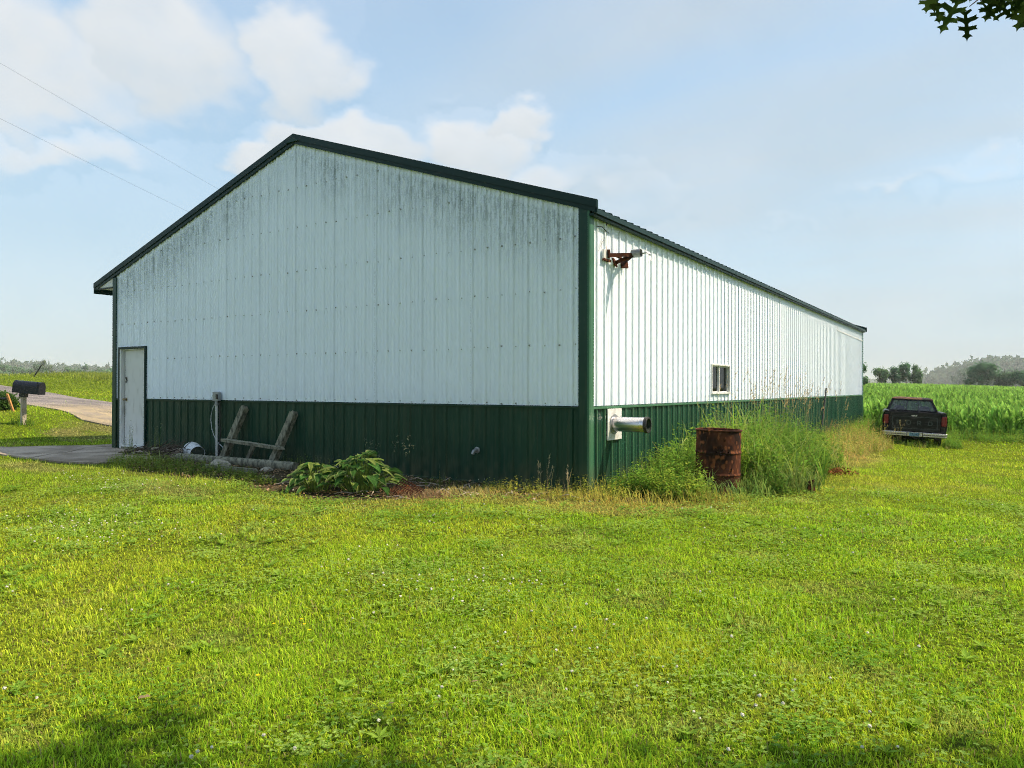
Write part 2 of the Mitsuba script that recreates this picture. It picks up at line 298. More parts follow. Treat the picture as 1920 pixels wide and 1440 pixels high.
def lawn_color(x, y):
    """Albedo of the turf at a place: green, yellowish where it is dry, straw along the bed."""
    a, b, c = fb(x, y, .42, 4, 1), fb(x, y, 1.9, 4, 2), fb(x, y, .16, 3, 5)
    col = np.array([.585, .81, .058]) * (1 + 0 * a[..., None])
    yel, dark, straw = np.array([.73, .83, .075]), np.array([.40, .66, .05]), np.array([.78, .70, .26])
    m = sstep(.42, .66, a)[..., None]; col = col * (1 - m * .75) + yel * m * .75
    m = sstep(.52, .72, b)[..., None] * .65; col = col * (1 - m) + dark * m
    m = sstep(.62, .78, fb(x, y, 2.6, 3, 8))[..., None] * .35; col = col * (1 - m) + straw * m
    d = shapely.distance(shapely.points(np.asarray(x, float), np.asarray(y, float)), BEDLINE)
    right = (sstep(-2.6, -.6, x) * .95 + .35) * np.where(np.asarray(y) < 6, 1 - .75 * sstep(1.3, 2.0, x), 1)
    m = (sstep(.95, .1, d + (b - .5) * 1.1) * right * np.where(np.asarray(y) > 5.5, sstep(.8, 0, d), 1))[..., None]
    col = col * (1 - .75 * m) + straw * np.array([1.0, .97, .70]) * m * .75
    p = sstep(1.0, .2, np.hypot((x + 8.6) / 1.6, (y + 2.7) / .45) + (b - .5))[..., None] * .7; col = col * (1 - p) + straw * p
    p = sstep(1.0, .3, np.hypot((x + 4.6) / 1.3, (y + 2.8) / .5) + (b - .5))[..., None] * .6; col = col * (1 - p) + straw * p
    p = inside(DRYGRASS, x, y)[..., None] * sstep(.25, .6, b)[..., None] * .9; col = col * (1 - p) + straw * p
    p = sstep(9, 16, y)[..., None] * sstep(0, 2, x)[..., None] * .45; col = col * (1 - p) + np.array([.50, .67, .04]) * p
    return col


def ground_color(x, y):
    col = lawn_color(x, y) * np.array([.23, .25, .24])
    soil = np.array([.060, .047, .034]) * (.7 + .8 * fb(x, y, 3.0)[..., None])
    litter = np.array([.20, .135, .08])
    s = soil + litter * sstep(.5, .75, fb(x, y, 7.0, 3, 4))[..., None] * .5
    col = np.where(inside(BED, x, y)[..., None], s, col)
    far = sstep(20, 80, np.hypot(x, y))[..., None]
    green = np.array([.17, .22, .04]) + .07 * (fb(x, y, .05)[..., None] - .5)
    col = np.where((x < -25)[..., None], col * (1 - far) + green * far, col)
    f2 = sstep(24.5, 27, y)[..., None] * (x > -30)[..., None]
    return col * (1 - f2) + np.array([.085, .12, .028]) * f2


n1, n2 = len(GX), len(GY)
ii, jj = np.meshgrid(np.arange(n1 - 1), np.arange(n2 - 1), indexing='ij')
gf = np.stack([ii * n2 + jj, (ii + 1) * n2 + jj, (ii + 1) * n2 + jj + 1, ii * n2 + jj + 1], -1).reshape(-1, 4)
gm = (np.stack([gxx, gyy, zz], -1).reshape(-1, 3), gf)
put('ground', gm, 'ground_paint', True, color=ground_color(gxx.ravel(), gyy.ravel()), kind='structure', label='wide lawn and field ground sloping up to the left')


def sheet(poly, step, dz, thick=None):
    """A polygon draped on the ground, with a skirt so that its edge has thickness."""
    x0, y0, x1, y1 = poly.bounds
    tri = []
    cells = []
    for i in np.arange(x0, x1, step):
        strip = poly.intersection(shapely.box(i, y0 - 1, i + step, y1 + 1))
        if strip.is_empty: continue
        for j in np.arange(strip.bounds[1], strip.bounds[3], step):
            c = strip.intersection(shapely.box(i, j, i + step, j + step))
            for g in getattr(c, 'geoms', [c]):
                if g.geom_type == 'Polygon' and g.area > 1e-6: cells.append(g)
    mb = MB()
    for g in cells:
        p = np.array(g.exterior.coords)[:-1]
        z = gz(p[:, 0], p[:, 1]) + dz; k = np.arange(1, len(p) - 1)
        mb.add(np.column_stack([p, z]), np.stack([k * 0, k, k + 1], 1))
    e = np.array(poly.segmentize(step).exterior.coords); z = gz(e[:, 0], e[:, 1])
    v = np.vstack([np.column_stack([e, z + dz]), np.column_stack([e, z - .12])]); n = len(e); k = np.arange(n - 1)
    mb.add(v, np.stack([k, k + 1, k + 1 + n, k + n], 1))
    return mb.out()


put('road', sheet(ROAD, 1.0, .035), 'asphalt', kind='structure', label='worn grey asphalt lane with a tan gravel apron beside the shed')
JOINT = LineString([(-9.3, -2.6), (-9.75, -2.05), (-10.43, -1.2), (-11.2, -.5), (-11.7, 1.2)]).buffer(.018)
for part in SLAB.difference(JOINT).geoms: put('concrete_slab', sheet(part, .5, .03), 'concrete', kind='structure', label='stained concrete slab outside the white door')

# ------------------------------------------------------------------ the shed
SHED = thing('metal_shed', 'long white ribbed metal farm shed with dark green wainscot, trim and roof edge', 'shed')
DX0, DX1, DZ0, DZ1 = -10.735, -9.845, .08, 2.045          # door opening
WY0, WY1, WZ0, WZ1 = 4.895, 5.945, 1.205, 1.695             # window opening
PROF = [(-.025, 0), (-.010, .023), (.010, .023), (.025, 0), (.066, 0), (.073, .005), (.085, .005), (.092, 0), (.137, 0), (.144, .005), (.156, .005), (.163, 0)]


GPROF = [(-.030, 0), (-.013, .018), (.013, .018), (.030, 0), (.066, 0), (.072, .007), (.086, .007), (.092, 0), (.137, 0), (.143, .007), (.157, .007), (.163, 0)]
FARP = [(-.020, 0), (-.014, .019), (.014, .019), (.020, 0)]


def rib_panel(u0, u1, top, bottom, off, place, holes=(), prof=None):
    """Ribbed steel sheet from u0 to u1 along the wall. place(u, depth, z) gives world points; holes are (ua, ub, za, zb)."""
    us = [(k * RIB + a, d) for k in range(int(math.floor(u0 / RIB)) - 1, int(math.ceil(u1 / RIB)) + 1) for a, d in (prof or PROF)]
    us = sorted(us); xs = np.array([u for u, _ in us]); ds = np.array([d for _, d in us])
    cut = [u for u in xs if u0 < u < u1] + [u0, u1] + [h for hole in holes for h in hole[:2] if u0 < h < u1]
    cut = np.unique(np.round(cut, 6)); dep = np.interp(cut, xs, ds) + off
    mb = MB()
    for a, b, da, db in zip(cut[:-1], cut[1:], dep[:-1], dep[1:]):
        m = (a + b) / 2; spans = [(None, None)]
        for h in holes:
            if h[0] < m < h[1]: spans = [(None, h[2]), (h[3], None)]
        for lo, hi in spans:
            za, zb = (bottom, bottom) if lo is None else (lo, lo)
            ta, tb = (top(a), top(b)) if hi is None else (min(hi, top(a)), min(hi, top(b)))
            if ta - za < 1e-4 and tb - zb < 1e-4: continue
            mb.add([place(a, da, za), place(b, db, zb), place(b, db, tb), place(a, da, ta)], [[0, 1, 2, 3]])
    return mb.out() if mb.v else None


gable = lambda u, d, z: (u, -d, z)
side = lambda u, d, z: (d, u, z)
GW = thing(SHED + '__gable_wall'); labels.pop(GW)
door_hole = [(DX0, DX1, -1, DZ1)]
for k in range(12):
    a = -2 * HW + k * .9144; b = a + .9144
    a, b = a + (-.02 if k else .05), b - .02 - (.03 if k == 11 else 0)
    up = rib_panel(a, b, lambda x: rake(x) + .03, WAINS + .012, .002 * (k % 2), gable, door_hole, GPROF)
    put('upper_panel', up, 'paint_white_siding', parent=GW)
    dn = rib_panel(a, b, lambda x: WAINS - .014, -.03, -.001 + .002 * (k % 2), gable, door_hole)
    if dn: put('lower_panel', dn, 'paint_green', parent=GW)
LW = thing(SHED + '__long_wall'); labels.pop(LW)
win_hole = [(WY0, WY1, WZ0, WZ1)]
npan = int(round(LEN / .9144))
for k in range(26):
    a, b = k * .9144 - .02 + (.10 if k == 0 else 0), min((k + 1) * .9144 - .02, LEN - .03)
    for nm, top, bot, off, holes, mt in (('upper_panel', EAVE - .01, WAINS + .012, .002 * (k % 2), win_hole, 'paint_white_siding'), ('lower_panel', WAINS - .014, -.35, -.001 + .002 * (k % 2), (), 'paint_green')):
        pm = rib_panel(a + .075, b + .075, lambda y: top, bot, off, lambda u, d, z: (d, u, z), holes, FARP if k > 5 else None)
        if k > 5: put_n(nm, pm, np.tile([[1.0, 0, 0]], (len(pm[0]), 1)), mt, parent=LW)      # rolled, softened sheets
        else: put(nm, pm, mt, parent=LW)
# the two walls out of sight, and a dark lining that makes the shed a closed room
put('rear_wall', rib_panel(-10.9, -.05, lambda x: rake(x) - .01, -.3, 0, lambda u, d, z: (u, LEN + d, z)), 'paint_white_siding', parent=SHED)
put('side_wall', rib_panel(.05, LEN - .05, lambda y: EAVE - .01, -.3, 0, lambda u, d, z: (-2 * HW - d, u, z)), 'paint_white_siding', parent=SHED)
lin = MB()
ga = [(-2 * HW + .05, -.03), (-.05, -.03), (-.05, EAVE - .04), (-HW, rake(-HW) - .08), (-2 * HW + .05, EAVE - .04)]
gp = Polygon(ga).difference(shapely.box(DX0 - .01, -1, DX1 + .01, DZ1 + .01))
m = trimesh.creation.extrude_polygon(gp, .02, engine='earcut'); v = np.array(m.vertices); lin.add(np.column_stack([v[:, 0], v[:, 2] + .03, v[:, 1]]), m.faces)
m = trimesh.creation.extrude_polygon(Polygon(ga), .02, engine='earcut'); v = np.array(m.vertices); lin.add(np.column_stack([v[:, 0], LEN - .06 + v[:, 2], v[:, 1]]), m.faces)
lw = shapely.box(.05, -.3, LEN - .05, EAVE - .03).difference(shapely.box(WY0 - .01, WZ0 - .01, WY1 + .01, WZ1 + .01))
m = trimesh.creation.extrude_polygon(lw, .02, engine='earcut'); v = np.array(m.vertices); lin.add(np.column_stack([-.06 + v[:, 2], v[:, 0], v[:, 1]]), m.faces)
lin.box((-2 * HW + .04, .05, -.03), (-2 * HW + .06, LEN - .05, EAVE - .03)); lin.box((-2 * HW + .05, .05, -.02), (-.05, LEN - .05, .0))
put('inner_lining', lin.out(), 'dark_interior', parent=SHED)


def roof_slope(sgn):
    """Ribbed roof sheets of one slope; sgn +1 is the slope over the long wall."""
    e = .115 if sgn > 0 else .70
    mb = MB(); us = sorted([(k * RIB + a, d) for k in range(-1, 104) for a, d in PROF]); us = [(max(-.03, min(LEN + .16, u)), d) for u, d in us]
    for (a, da), (b, db) in zip(us[:-1], us[1:]):
        if b - a < 1e-5: continue
        P = lambda y, d, x: (x, y, rake(x) + .055 + d) if -2 * HW <= x <= 0 else (x, y, EAVE - SLOPE * (x if x > 0 else -2 * HW - x) + .055 + d)
        x0, x1 = -HW, (e if sgn > 0 else -2 * HW - e)
        mb.add([P(a, da, x0), P(b, db, x0), P(b, db, x1), P(a, da, x1)], [[0, 1, 2, 3]])
    return mb.out()


def zr(x): return EAVE + SLOPE * (HW - abs(x + HW))       # also right outside the walls


put('roof_sheet', roof_slope(1), 'paint_dark_green', parent=SHED, label='dark green ribbed roof slope above the sunlit long wall')
put('roof_sheet', roof_slope(-1), 'paint_dark_green', parent=SHED)
# roof deck under the sheets
dk = MB()
for x0, x1 in ((-HW, .10), (-HW, -2 * HW - .68)):
    dk.hull([(x, y, zr(x) + z) for x in (x0, x1) for y in (-.024, LEN + .12) for z in (.005, .045)])
put('roof_deck', dk.out(), 'paint_dark_green', parent=SHED)
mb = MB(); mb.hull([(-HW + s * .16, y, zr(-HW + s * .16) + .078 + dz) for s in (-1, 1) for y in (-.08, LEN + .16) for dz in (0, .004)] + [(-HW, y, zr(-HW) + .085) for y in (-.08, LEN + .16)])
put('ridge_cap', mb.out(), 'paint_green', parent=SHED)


def rake_trim(xa, xb, y0, y1, zlo, zhi):
    mb = MB(); mb.hull([(x, y, zr(x) + z) for x in (xa, xb) for y in (y0, y1) for z in (zlo, zhi)]); return mb
for xa, xb in ((-HW, .15), (-HW, -2 * HW - .72)):
    mb = rake_trim(xa, xb, -.066, -.026, .062, .165)
    mb2 = rake_trim(xa, xb, -.048, -.0275, .002, .0615); mb.v += mb2.v; mb.f += [f + mb.n for f in mb2.f]
    put('rake_trim', mb.out(), 'paint_dark_green', parent=SHED)
    put('rake_trim', rake_trim(xa, xb, LEN + .10, LEN + .17, .0, .165).out(), 'paint_dark_green', parent=SHED)
# eave drip edge: a thin folded strip along each eave
mb = MB(); x = .115; mb.hull([(x + dx, y, zr(x) + z) for dx in (0, .014) for y in (-.06, LEN + .15) for z in (-.012, .05)])
put('eave_trim', mb.out(), 'paint_dark_green', parent=SHED)
mb = MB(); mb.box((.026, -.04, EAVE - .075), (.100, LEN + .11, EAVE - .045)); put('eave_soffit', mb.out(), 'paint_dark_green', parent=SHED)
mb = MB(); x = -2 * HW - .70; mb.hull([(x + dx, y, zr(x) + z) for dx in (0, -.018) for y in (-.06, LEN + .15) for z in (-.06, .05)])
put('eave_trim', mb.out(), 'paint_dark_green', parent=SHED)
mb = MB(); mb.box((-2 * HW - .69, -.02, 3.345), (-2 * HW - .02, LEN, 3.357)); put('soffit', mb.out(), 'paint_white', parent=SHED)
mb = MB(); mb.prism([(-2 * HW - .66, 3.36), (-2 * HW - .02, 3.36), (-2 * HW - .02, zr(-2 * HW) + .02), (-2 * HW - .66, zr(-2 * HW - .66) + .02)], -.03, -.01, (0, 2, 1)); put('eave_return', mb.out(), 'paint_white', parent=SHED)
mb = MB(); mb.box((-2 * HW - .665, -.045, 3.325), (-2 * HW - .03, -.008, 3.345)); put('eave_return_trim', mb.out(), 'paint_dark_green', parent=SHED)
# corner posts, wainscot flashing, base flashing
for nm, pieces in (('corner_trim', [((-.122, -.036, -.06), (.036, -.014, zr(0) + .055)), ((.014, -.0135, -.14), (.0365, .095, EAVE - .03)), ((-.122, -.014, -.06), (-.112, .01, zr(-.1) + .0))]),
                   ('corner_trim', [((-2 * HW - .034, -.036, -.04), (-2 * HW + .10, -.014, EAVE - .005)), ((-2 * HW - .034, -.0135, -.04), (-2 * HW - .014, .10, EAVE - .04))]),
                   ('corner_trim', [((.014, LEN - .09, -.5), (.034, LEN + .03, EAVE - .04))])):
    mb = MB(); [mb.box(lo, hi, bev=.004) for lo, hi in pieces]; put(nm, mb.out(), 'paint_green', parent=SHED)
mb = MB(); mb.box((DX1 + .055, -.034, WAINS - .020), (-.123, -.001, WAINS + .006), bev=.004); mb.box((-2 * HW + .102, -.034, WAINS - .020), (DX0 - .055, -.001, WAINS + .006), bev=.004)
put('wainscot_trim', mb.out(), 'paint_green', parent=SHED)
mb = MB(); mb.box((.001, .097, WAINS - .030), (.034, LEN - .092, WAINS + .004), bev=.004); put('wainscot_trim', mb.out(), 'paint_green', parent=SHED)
mb = MB(); mb.box((DX1 + .055, -.040, -.055), (-.123, -.002, -.025), bev=.004); put('base_trim', mb.out(), 'paint_green', parent=SHED)
mb = MB(); mb.box((DX1 + .05, -.012, -.25), (-.05, .03, -.054)); mb.box((-2 * HW + .02, -.012, -.25), (DX0 - .05, .03, -.03)); put('skirt_board', mb.out(), 'weathered_wood', parent=SHED)
# screws
sc = MB(); rs = np.random.default_rng(3)
for z in (1.075, 1.83, 2.55, 3.22, 3.95, 4.62):
    for i in range(1, 48):
        x = -2 * HW + i * RIB + .045 + rs.normal(0, .006); zz_ = z + rs.normal(0, .008)
        if zz_ > rake(x) - .1 or (DX0 - .06 < x < DX1 + .06 and zz_ < DZ1 + .06): continue
        r = .0065 if rs.random() < .72 else .011; sc.box((x - r, -.009, zz_ - r), (x + r, .0, zz_ + r))
put('screw', sc.out(), 'screw_head', parent=SHED, kind='stuff')
# door
DOOR = put('door', MB().box((DX0 + .070, .045, DZ0 + .012), (DX1 - .03, .085, DZ1 - .02), bev=.004).out(), 'paint_white', parent=SHED, label='plain white steel door at the left end of the gable wall')
fr = MB(); fr.box((DX0, -.03, DZ0 - .06), (DX0 + .05, .10, DZ1)); fr.box((DX1 - .025, -.005, DZ0 - .06), (DX1, .10, DZ1)); fr.box((DX0 + .05, -.005, DZ1 - .018), (DX1 - .025, .10, DZ1))
put('frame', fr.out(), 'paint_white', parent=DOOR)
put('dark_gap_strip', MB().box((DX0 + .0505, .055, DZ0 + .01), (DX0 + .068, .0999, DZ1 - .02)).out(), 'black_plastic', parent=DOOR)  # black strip standing in for the dark gap beside the door
fr = MB(); fr.box((DX0 - .045, -.042, -.03), (DX0, -.002, DZ1 + .045), bev=.004); fr.box((DX1, -.042, -.03), (DX1 + .045, -.002, DZ1 + .045), bev=.004); fr.box((DX0, -.042, DZ1), (DX1, -.002, DZ1 + .045), bev=.004)
put('casing', fr.out(), 'paint_dark_green', parent=DOOR)
put('threshold', MB().box((DX0 + .05, -.03, DZ0 - .025), (DX1 - .025, .10, DZ0 + .008), bev=.004).out(), 'paint_white', parent=DOOR)
put('sill_timber', MB().box((DX0 - .02, -.022, -.06), (DX1 + .02, .09, DZ0 - .027), bev=.006).out(), 'weathered_wood', parent=DOOR)
kn = MB(); Mk = frame_to((0, -1, 0)); kn.lathe([(0, .075), (.018, .074), (.028, .062), (.028, .05), (.014, .036), (.012, .008), (.033, .006), (.034, 0)], 20, Mk, (DX0 + .125, .045, 1.02))
put('knob', kn.out(), 'brass', 40, parent=DOOR)
lk = MB(); lk.box((DX0 + .10, .030, 1.445), (DX0 + .155, .045, 1.475), bev=.003); lk.box((DX0 + .125, .030, 1.40), (DX0 + .16, .045, 1.44), bev=.003); lk.box((DX0 + .10, .030, 1.365), (DX0 + .15, .045, 1.39), bev=.003)
hg = MB(); [hg.tube([(DX1 - .034, .040, z_), (DX1 - .034, .040, z_ + .10)], .010, 8) for z_ in (.28, 1.02, 1.78)]; put('hinge', hg.out(), 'steel_zinc', 40, parent=DOOR, kind='stuff')
put('latch_plate', lk.out(), 'black_plastic', parent=DOOR)
# window
WIN = put('window', (lambda mb: (mb.box((-.05, WY0 - .03, WZ1), (.036, WY1 + .03, WZ1 + .03), bev=.004), mb.box((-.05, WY0 - .03, WZ0), (.036, WY0, WZ1), bev=.004), mb.box((-.05, WY1, WZ0), (.036, WY1 + .03, WZ1), bev=.004), mb)[-1])(MB()).out(), 'paint_white', parent=SHED, label='small white framed sliding window in the long wall')
put('sill', MB().box((-.05, WY0 - .035, WZ0 - .04), (.05, WY1 + .035, WZ0), bev=.005).out(), 'paint_white', parent=WIN)
ym = (WY0 + WY1) / 2 - .03
put('mullion', MB().box((-.035, ym - .018, WZ0), (.004, ym + .018, WZ1), bev=.003).out(), 'paint_white', parent=WIN)
for a, b in ((WY0, ym - .018), (ym + .018, WY1)):
    sf = MB(); sf.box((-.035, a, WZ0), (-.018, a + .010, WZ1)); sf.box((-.035, b - .010, WZ0), (-.018, b, WZ1)); sf.box((-.035, a + .010, WZ0), (-.018, b - .010, WZ0 + .015)); sf.box((-.035, a + .010, WZ1 - .02), (-.018, b - .010, WZ1))
    put('sash', sf.out(), 'paint_white', parent=WIN)
    put('pane', (np.array([(-.026, a, WZ0), (-.026, b, WZ0), (-.026, b, WZ1), (-.026, a, WZ1)]), np.array([[0, 1, 2, 3]])), 'glass_pane', parent=WIN)
# patched boards: a lapped sheet high at the far end, a torn corner of flashing by the near corner
mb = MB(); mb.hull([(x, y, z) for x in (.020, .026) for y, z0 in ((17.85, 3.17), (23.3, 3.12)) for z in (z0, z0 + .035)]); mb.box((.019, 17.82, 3.17), (.026, 17.87, 3.42)); put('lap_flashing', mb.out(), 'paint_white', parent=SHED)
mb = MB(); mb.tube([(.022, .20, 3.375), (.034, .33, 3.39), (.03, .45, 3.36), (.024, .56, 3.345)], .006, 5); mb.box((.018, .47, 3.44), (.024, .50, 3.50)); put('torn_flashing', mb.out(), 'black_plastic', parent=SHED)
mb = MB(); mb.tube([(.03, .42, 3.35), (.04, .38, 3.25), (.03, .30, 3.14), (.028, .22, 3.05)], .0025, 4); put('loose_wire', mb.out(), 'black_plastic', parent=SHED)

# ------------------------------------------------------------------ things on and by the shed
FL = thing('flue_pipe', 'shiny steel flue pipe sticking out of a white board on the green wainscot', 'pipe')
put('backing_board', MB().box((.021, .50, .575), (.040, .945, WAINS - .033), bev=.004).out(), 'paint_white', parent=FL)
Mx = frame_to((1, 0, 0)); P0 = np.array([.04, .69, .79])
put('tube', MB().lathe([(.100, 0), (.100, .39), (.1015, .392), (.1015, .405), (.100, .407), (.100, .49), (.094, .49), (.094, .02)], 40, Mx, P0).out(), 'steel_mirror', 40, parent=FL)
put('flange', MB().lathe([(.100, .014), (.135, .012), (.138, 0), (.10, 0)], 40, Mx, P0).out(), 'steel_zinc', 40, parent=FL)
put('end_ring', MB().lathe([(.106, .455), (.108, .46), (.108, .495), (.104, .50), (.084, .50), (.084, .45)], 40, Mx, P0).out(), 'black_plastic', 40, parent=FL)
put('inner_tube', MB().lathe([(.082, .49), (.078, .49), (.078, .05), (0, .05)], 32, Mx, P0).out(), 'dull_dark_green', 40, parent=FL)

BR = thing('wall_bracket', 'rusty steel arm bracket with a broken lamp end high on the white long wall', 'bracket')
TIP = np.array([.27, .80, 3.085])
put('mounting_plate', MB().box((.019, .36, 2.985), (.045, .55, 3.105), bev=.003).out(), 'paint_white', parent=BR)
put('plate_edge', MB().box((.019, .36, 2.955), (.06, .55, 2.984), bev=.003).out(), 'rust', parent=BR)
for yb, zb, w in ((.50, 3.06, .07), (.74, 2.985, .06), (1.00, 3.00, .07)):
    a = np.array([.02, yb, zb]); d = TIP - a; L = np.linalg.norm(d); M = frame_to(d)
    ar = MB(); ar.box((-w / 2, -.006, 0), (w / 2, .006, L), M, a); ar.box((-w / 2, -.045, 0), (-w / 2 + .008, -.0065, L), M, a); ar.box((-w * 1.1, -.06, -.01), (w * 1.1, .05, .014), M, a)
    put('arm', ar.out(), 'rust', parent=BR)
put('cross_bar', MB().tube([(.10, .60, 3.045), (.10, .93, 3.03)], .016, 6).out(), 'rust', parent=BR)
Mt = frame_to((1, .0, .02))
put('collar', MB().lathe([(0, -.02), (.055, -.02), (.055, .11), (.050, .11), (.046, .02), (0, .02)], 24, Mt, TIP).out(), 'steel_zinc', 40, parent=BR)
ln = MB(); ln.tube([TIP + (.11, .04, .0), TIP + (.17, .05, .01), TIP + (.22, .04, -.03), TIP + (.24, .03, -.10)], [.012, .010, .008, .006], 6); ln.hull([TIP + p for p in ((.17, -.03, .03), (.23, -.04, -.03), (.24, .05, -.02), (.18, .05, .03))]); ln.hull([TIP + p for p in ((.22, -.02, -.05), (.27, -.03, -.13), (.25, .03, -.11), (.24, .03, -.05))])
put('broken_lens', ln.out(), 'scrap_plastic', parent=BR)

CO = thing('electric_conduit', 'grey outlet box on a white conduit beside the bucket', 'conduit')
put('outlet_box', MB().box((-7.57, -.105, 1.02), (-7.40, -.035, 1.19), bev=.01).out(), 'steel_zinc', parent=CO)
put('cover_flap', MB().box((-7.445, -.125, 1.06), (-7.395, -.106, 1.15), bev=.004).out(), 'black_plastic', parent=CO)
put('riser', MB().tube([(-7.485, -.07, 1.02), (-7.485, -.07, .9), (-7.478, -.07, .5), (-7.47, -.07, -.05)], .024, 12).out(), 'scrap_plastic', 40, parent=CO)
put('fitting', MB().lathe([(.036, 0), (.036, .05), (.028, .055), (.028, .09)], 14, None, (-7.485, -.07, .94)).out(), 'steel_zinc', 40, parent=CO)
put('cord', MB().tube([(-7.43, -.05, 1.02), (-7.425, -.05, .8), (-7.41, -.06, .6), (-7.39, -.05, .5), (-7.42, -.05, .3), (-7.43, -.06, .0)], .011, 6).out(), 'black_plastic', 40, parent=CO)
t = np.linspace(0, 1, 14); cb = np.stack([-7.54 - .20 * np.sin(t * np.pi) * (1 - .25 * t) + .30 * t ** 2.2, np.full(14, -.055), .98 - .86 * t + .04 * np.sin(t * 7)], 1)
put('loose_cable', MB().tube(cb, .006, 5).out(), 'bucket_plastic', 40, parent=CO)
VE = thing('vent_elbow', 'small grey pipe elbow on the dark wainscot right of the hosta', 'pipe')
put('elbow', MB().tube([(-1.72, -.01, .405), (-1.72, -.06, .41), (-1.725, -.095, .395), (-1.735, -.11, .35)], .024, 12).out(), 'steel_zinc', 40, parent=VE)
put('flange', MB().lathe([(0, 0), (.045, 0), (.045, .008), (.02, .012)], 18, frame_to((0, -1, 0)), (-1.72, -.019, .405)).out(), 'steel_zinc', 40, parent=VE)

# leaning timber frame
LF = thing('timber_frame', 'weathered H shaped timber frame leaning on the dark green wainscot', 'wooden frame')
def timber(a, b, w, h, seed):
    a, b = np.array(a, float), np.array(b, float); d = b - a; L = np.linalg.norm(d); M = frame_to(d, (0, -1, 0)); r = np.random.default_rng(seed)
    m = trimesh.creation.box((w, h, L)); m = m.subdivide().subdivide(); v = np.array(m.vertices)
    v += (meshkit.fbm(v * 9 + seed, 3) - .5)[:, None] * .012 * np.sign(v) * [1, 1, 0]; v[:, 2] += L / 2 + np.where(v[:, 2] > L / 2 - 1e-6, .02 * np.sin(v[:, 0] * 60 + seed), 0)
    return MB().add(v @ M.T + a, m.faces).out()
put('post', timber((-6.98, -.33, -.04), (-6.70, -.06, .93), .115, .10, 1), 'weathered_wood', parent=LF)
put('post', timber((-5.66, -.36, -.05), (-5.44, -.05, .86), .115, .10, 2), 'weathered_wood', parent=LF)
put('rail', timber((-6.92, -.325, .355), (-5.45, -.31, .275), .045, .135, 3), 'weathered_wood', parent=LF)
put('stub', timber((-6.44, -.24, -.03), (-6.36, -.12, .31), .07, .05, 4), 'weathered_wood', parent=LF)
put('landscape_log', (lambda p: MB().tube(p, .078 + .004 * np.sin(np.arange(len(p)) * 2.3) * np.cos(np.arange(len(p)) * .9), 12).out())(np.stack([np.linspace(-7.52, -4.78, 14), np.linspace(-.80, -.60, 14) + .012 * np.sin(np.arange(14)), np.linspace(.055, .035, 14)], 1)), 'weathered_wood', 40, label='long round weathered log lying along the front of the bed', cat='log')

BU = thing('bucket', 'dirty white plastic bucket lying on its side behind the log', 'bucket')
ax = np.array([.93, -.30, -.10]); ax /= np.linalg.norm(ax); Mb = frame_to(ax); B0 = np.array([-7.95, -.26, .125])
put('shell', MB().lathe([(.148, .0), (.152, .0), (.152, .02), (.148, .022), (.148, .045), (.156, .046), (.156, .056), (.147, .058), (.146, .085), (.154, .086), (.154, .096), (.145, .098), (.130, .37), (.126, .372), (.124, .36), (.143, .02), (.148, .0)], 40, Mb, B0).out(), 'bucket_plastic', 30, parent=BU)
put('base', MB().lathe([(0, .352), (.124, .352), (.126, .36)], 32, Mb, B0).out(), 'dull_dark_green', parent=BU)
g = np.linspace(-.4, 2.6, 14); put('handle', MB().tube([B0 + Mb @ np.array([.15 * math.cos(q), .15 * math.sin(q), .05 + .03 * math.sin(q)]) * [1, 1, 1] for q in g], .004, 5).out(), 'steel_zinc', 40, parent=BU)
HK = thing('garden_hook', 'thin black iron plant hook in front of the white bucket', 'hook')
hk = [(-7.15, -.98, -.08), (-7.16, -.97, .1), (-7.165, -.97, .155)] + [(-7.165 + .038 * math.sin(q), -.97, .195 - .040 * math.cos(q)) for q in np.linspace(.3, 5.6, 12)]
put('rod', MB().tube(hk, .007, 6).out(), 'black_plastic', 40, parent=HK)


def rock(c, r, seed, squash=(1, 1, .6), sub=3):
    m = trimesh.creation.icosphere(sub, 1.0); v = np.array(m.vertices)
    v *= (0.72 + .56 * meshkit.fbm(v * 1.5 + seed * 7.3, 4))[:, None]; return MB().add(v * r * np.asarray(squash) + c, m.faces).out()


put('stone', rock((-6.15, -.95, .0), .19, 1, (1.2, .8, .55)), 'stone', label='rough pale field stone in front of the log', cat='stone')
put('stone', rock((-5.15, -.85, -.02), .10, 2), 'stone', label='small stone near the right end of the log', cat='stone')
put('stone', rock((-1.78, -2.72, -.125), .15, 4, (1.2, .8, .28)), 'stone', label='flat pale stone sunk in the lawn below the hosta', cat='stone')
put('plank', timber((-6.2, -1.25, -.01), (-5.0, -1.15, -.03), .14, .05, 6), 'weathered_wood', label='half buried plank in the dark soil of the bed', cat='plank')
put('firewood', timber((-8.75, -.50, .09), (-8.0, -.42, .10), .12, .10, 8), 'pale_wood', label='pale split log behind the brush left of the bucket', cat='log')
put('firewood', timber((-8.6, -.62, .03), (-7.8, -.5, .01), .07, .05, 9), 'pale_wood', label='thin pale stick of wood at the bucket rim', cat='log')
bp = MB(); r = np.random.default_rng(12)
for k in range(60):
    a = np.array([r.uniform(-9.2, -8.2), r.uniform(-.9, -.35), r.uniform(.0, .16)]); ang = r.normal(.25, .5); L = r.uniform(.35, .95)
    p = [a + np.array([math.cos(ang), .3 * math.sin(ang), r.uniform(-.05, .16) + .12 * math.sin(2 * q)]) * L * q + r.normal(0, .012, 3) for q in np.linspace(0, 1, 5)]
    bp.tube(p, np.linspace(.011, .004, 5) * r.uniform(.6, 1.3), 5)
put('brush_pile', bp.out(), 'bark', kind='stuff', label='heap of dead grey branches right of the white door', cat='brush')

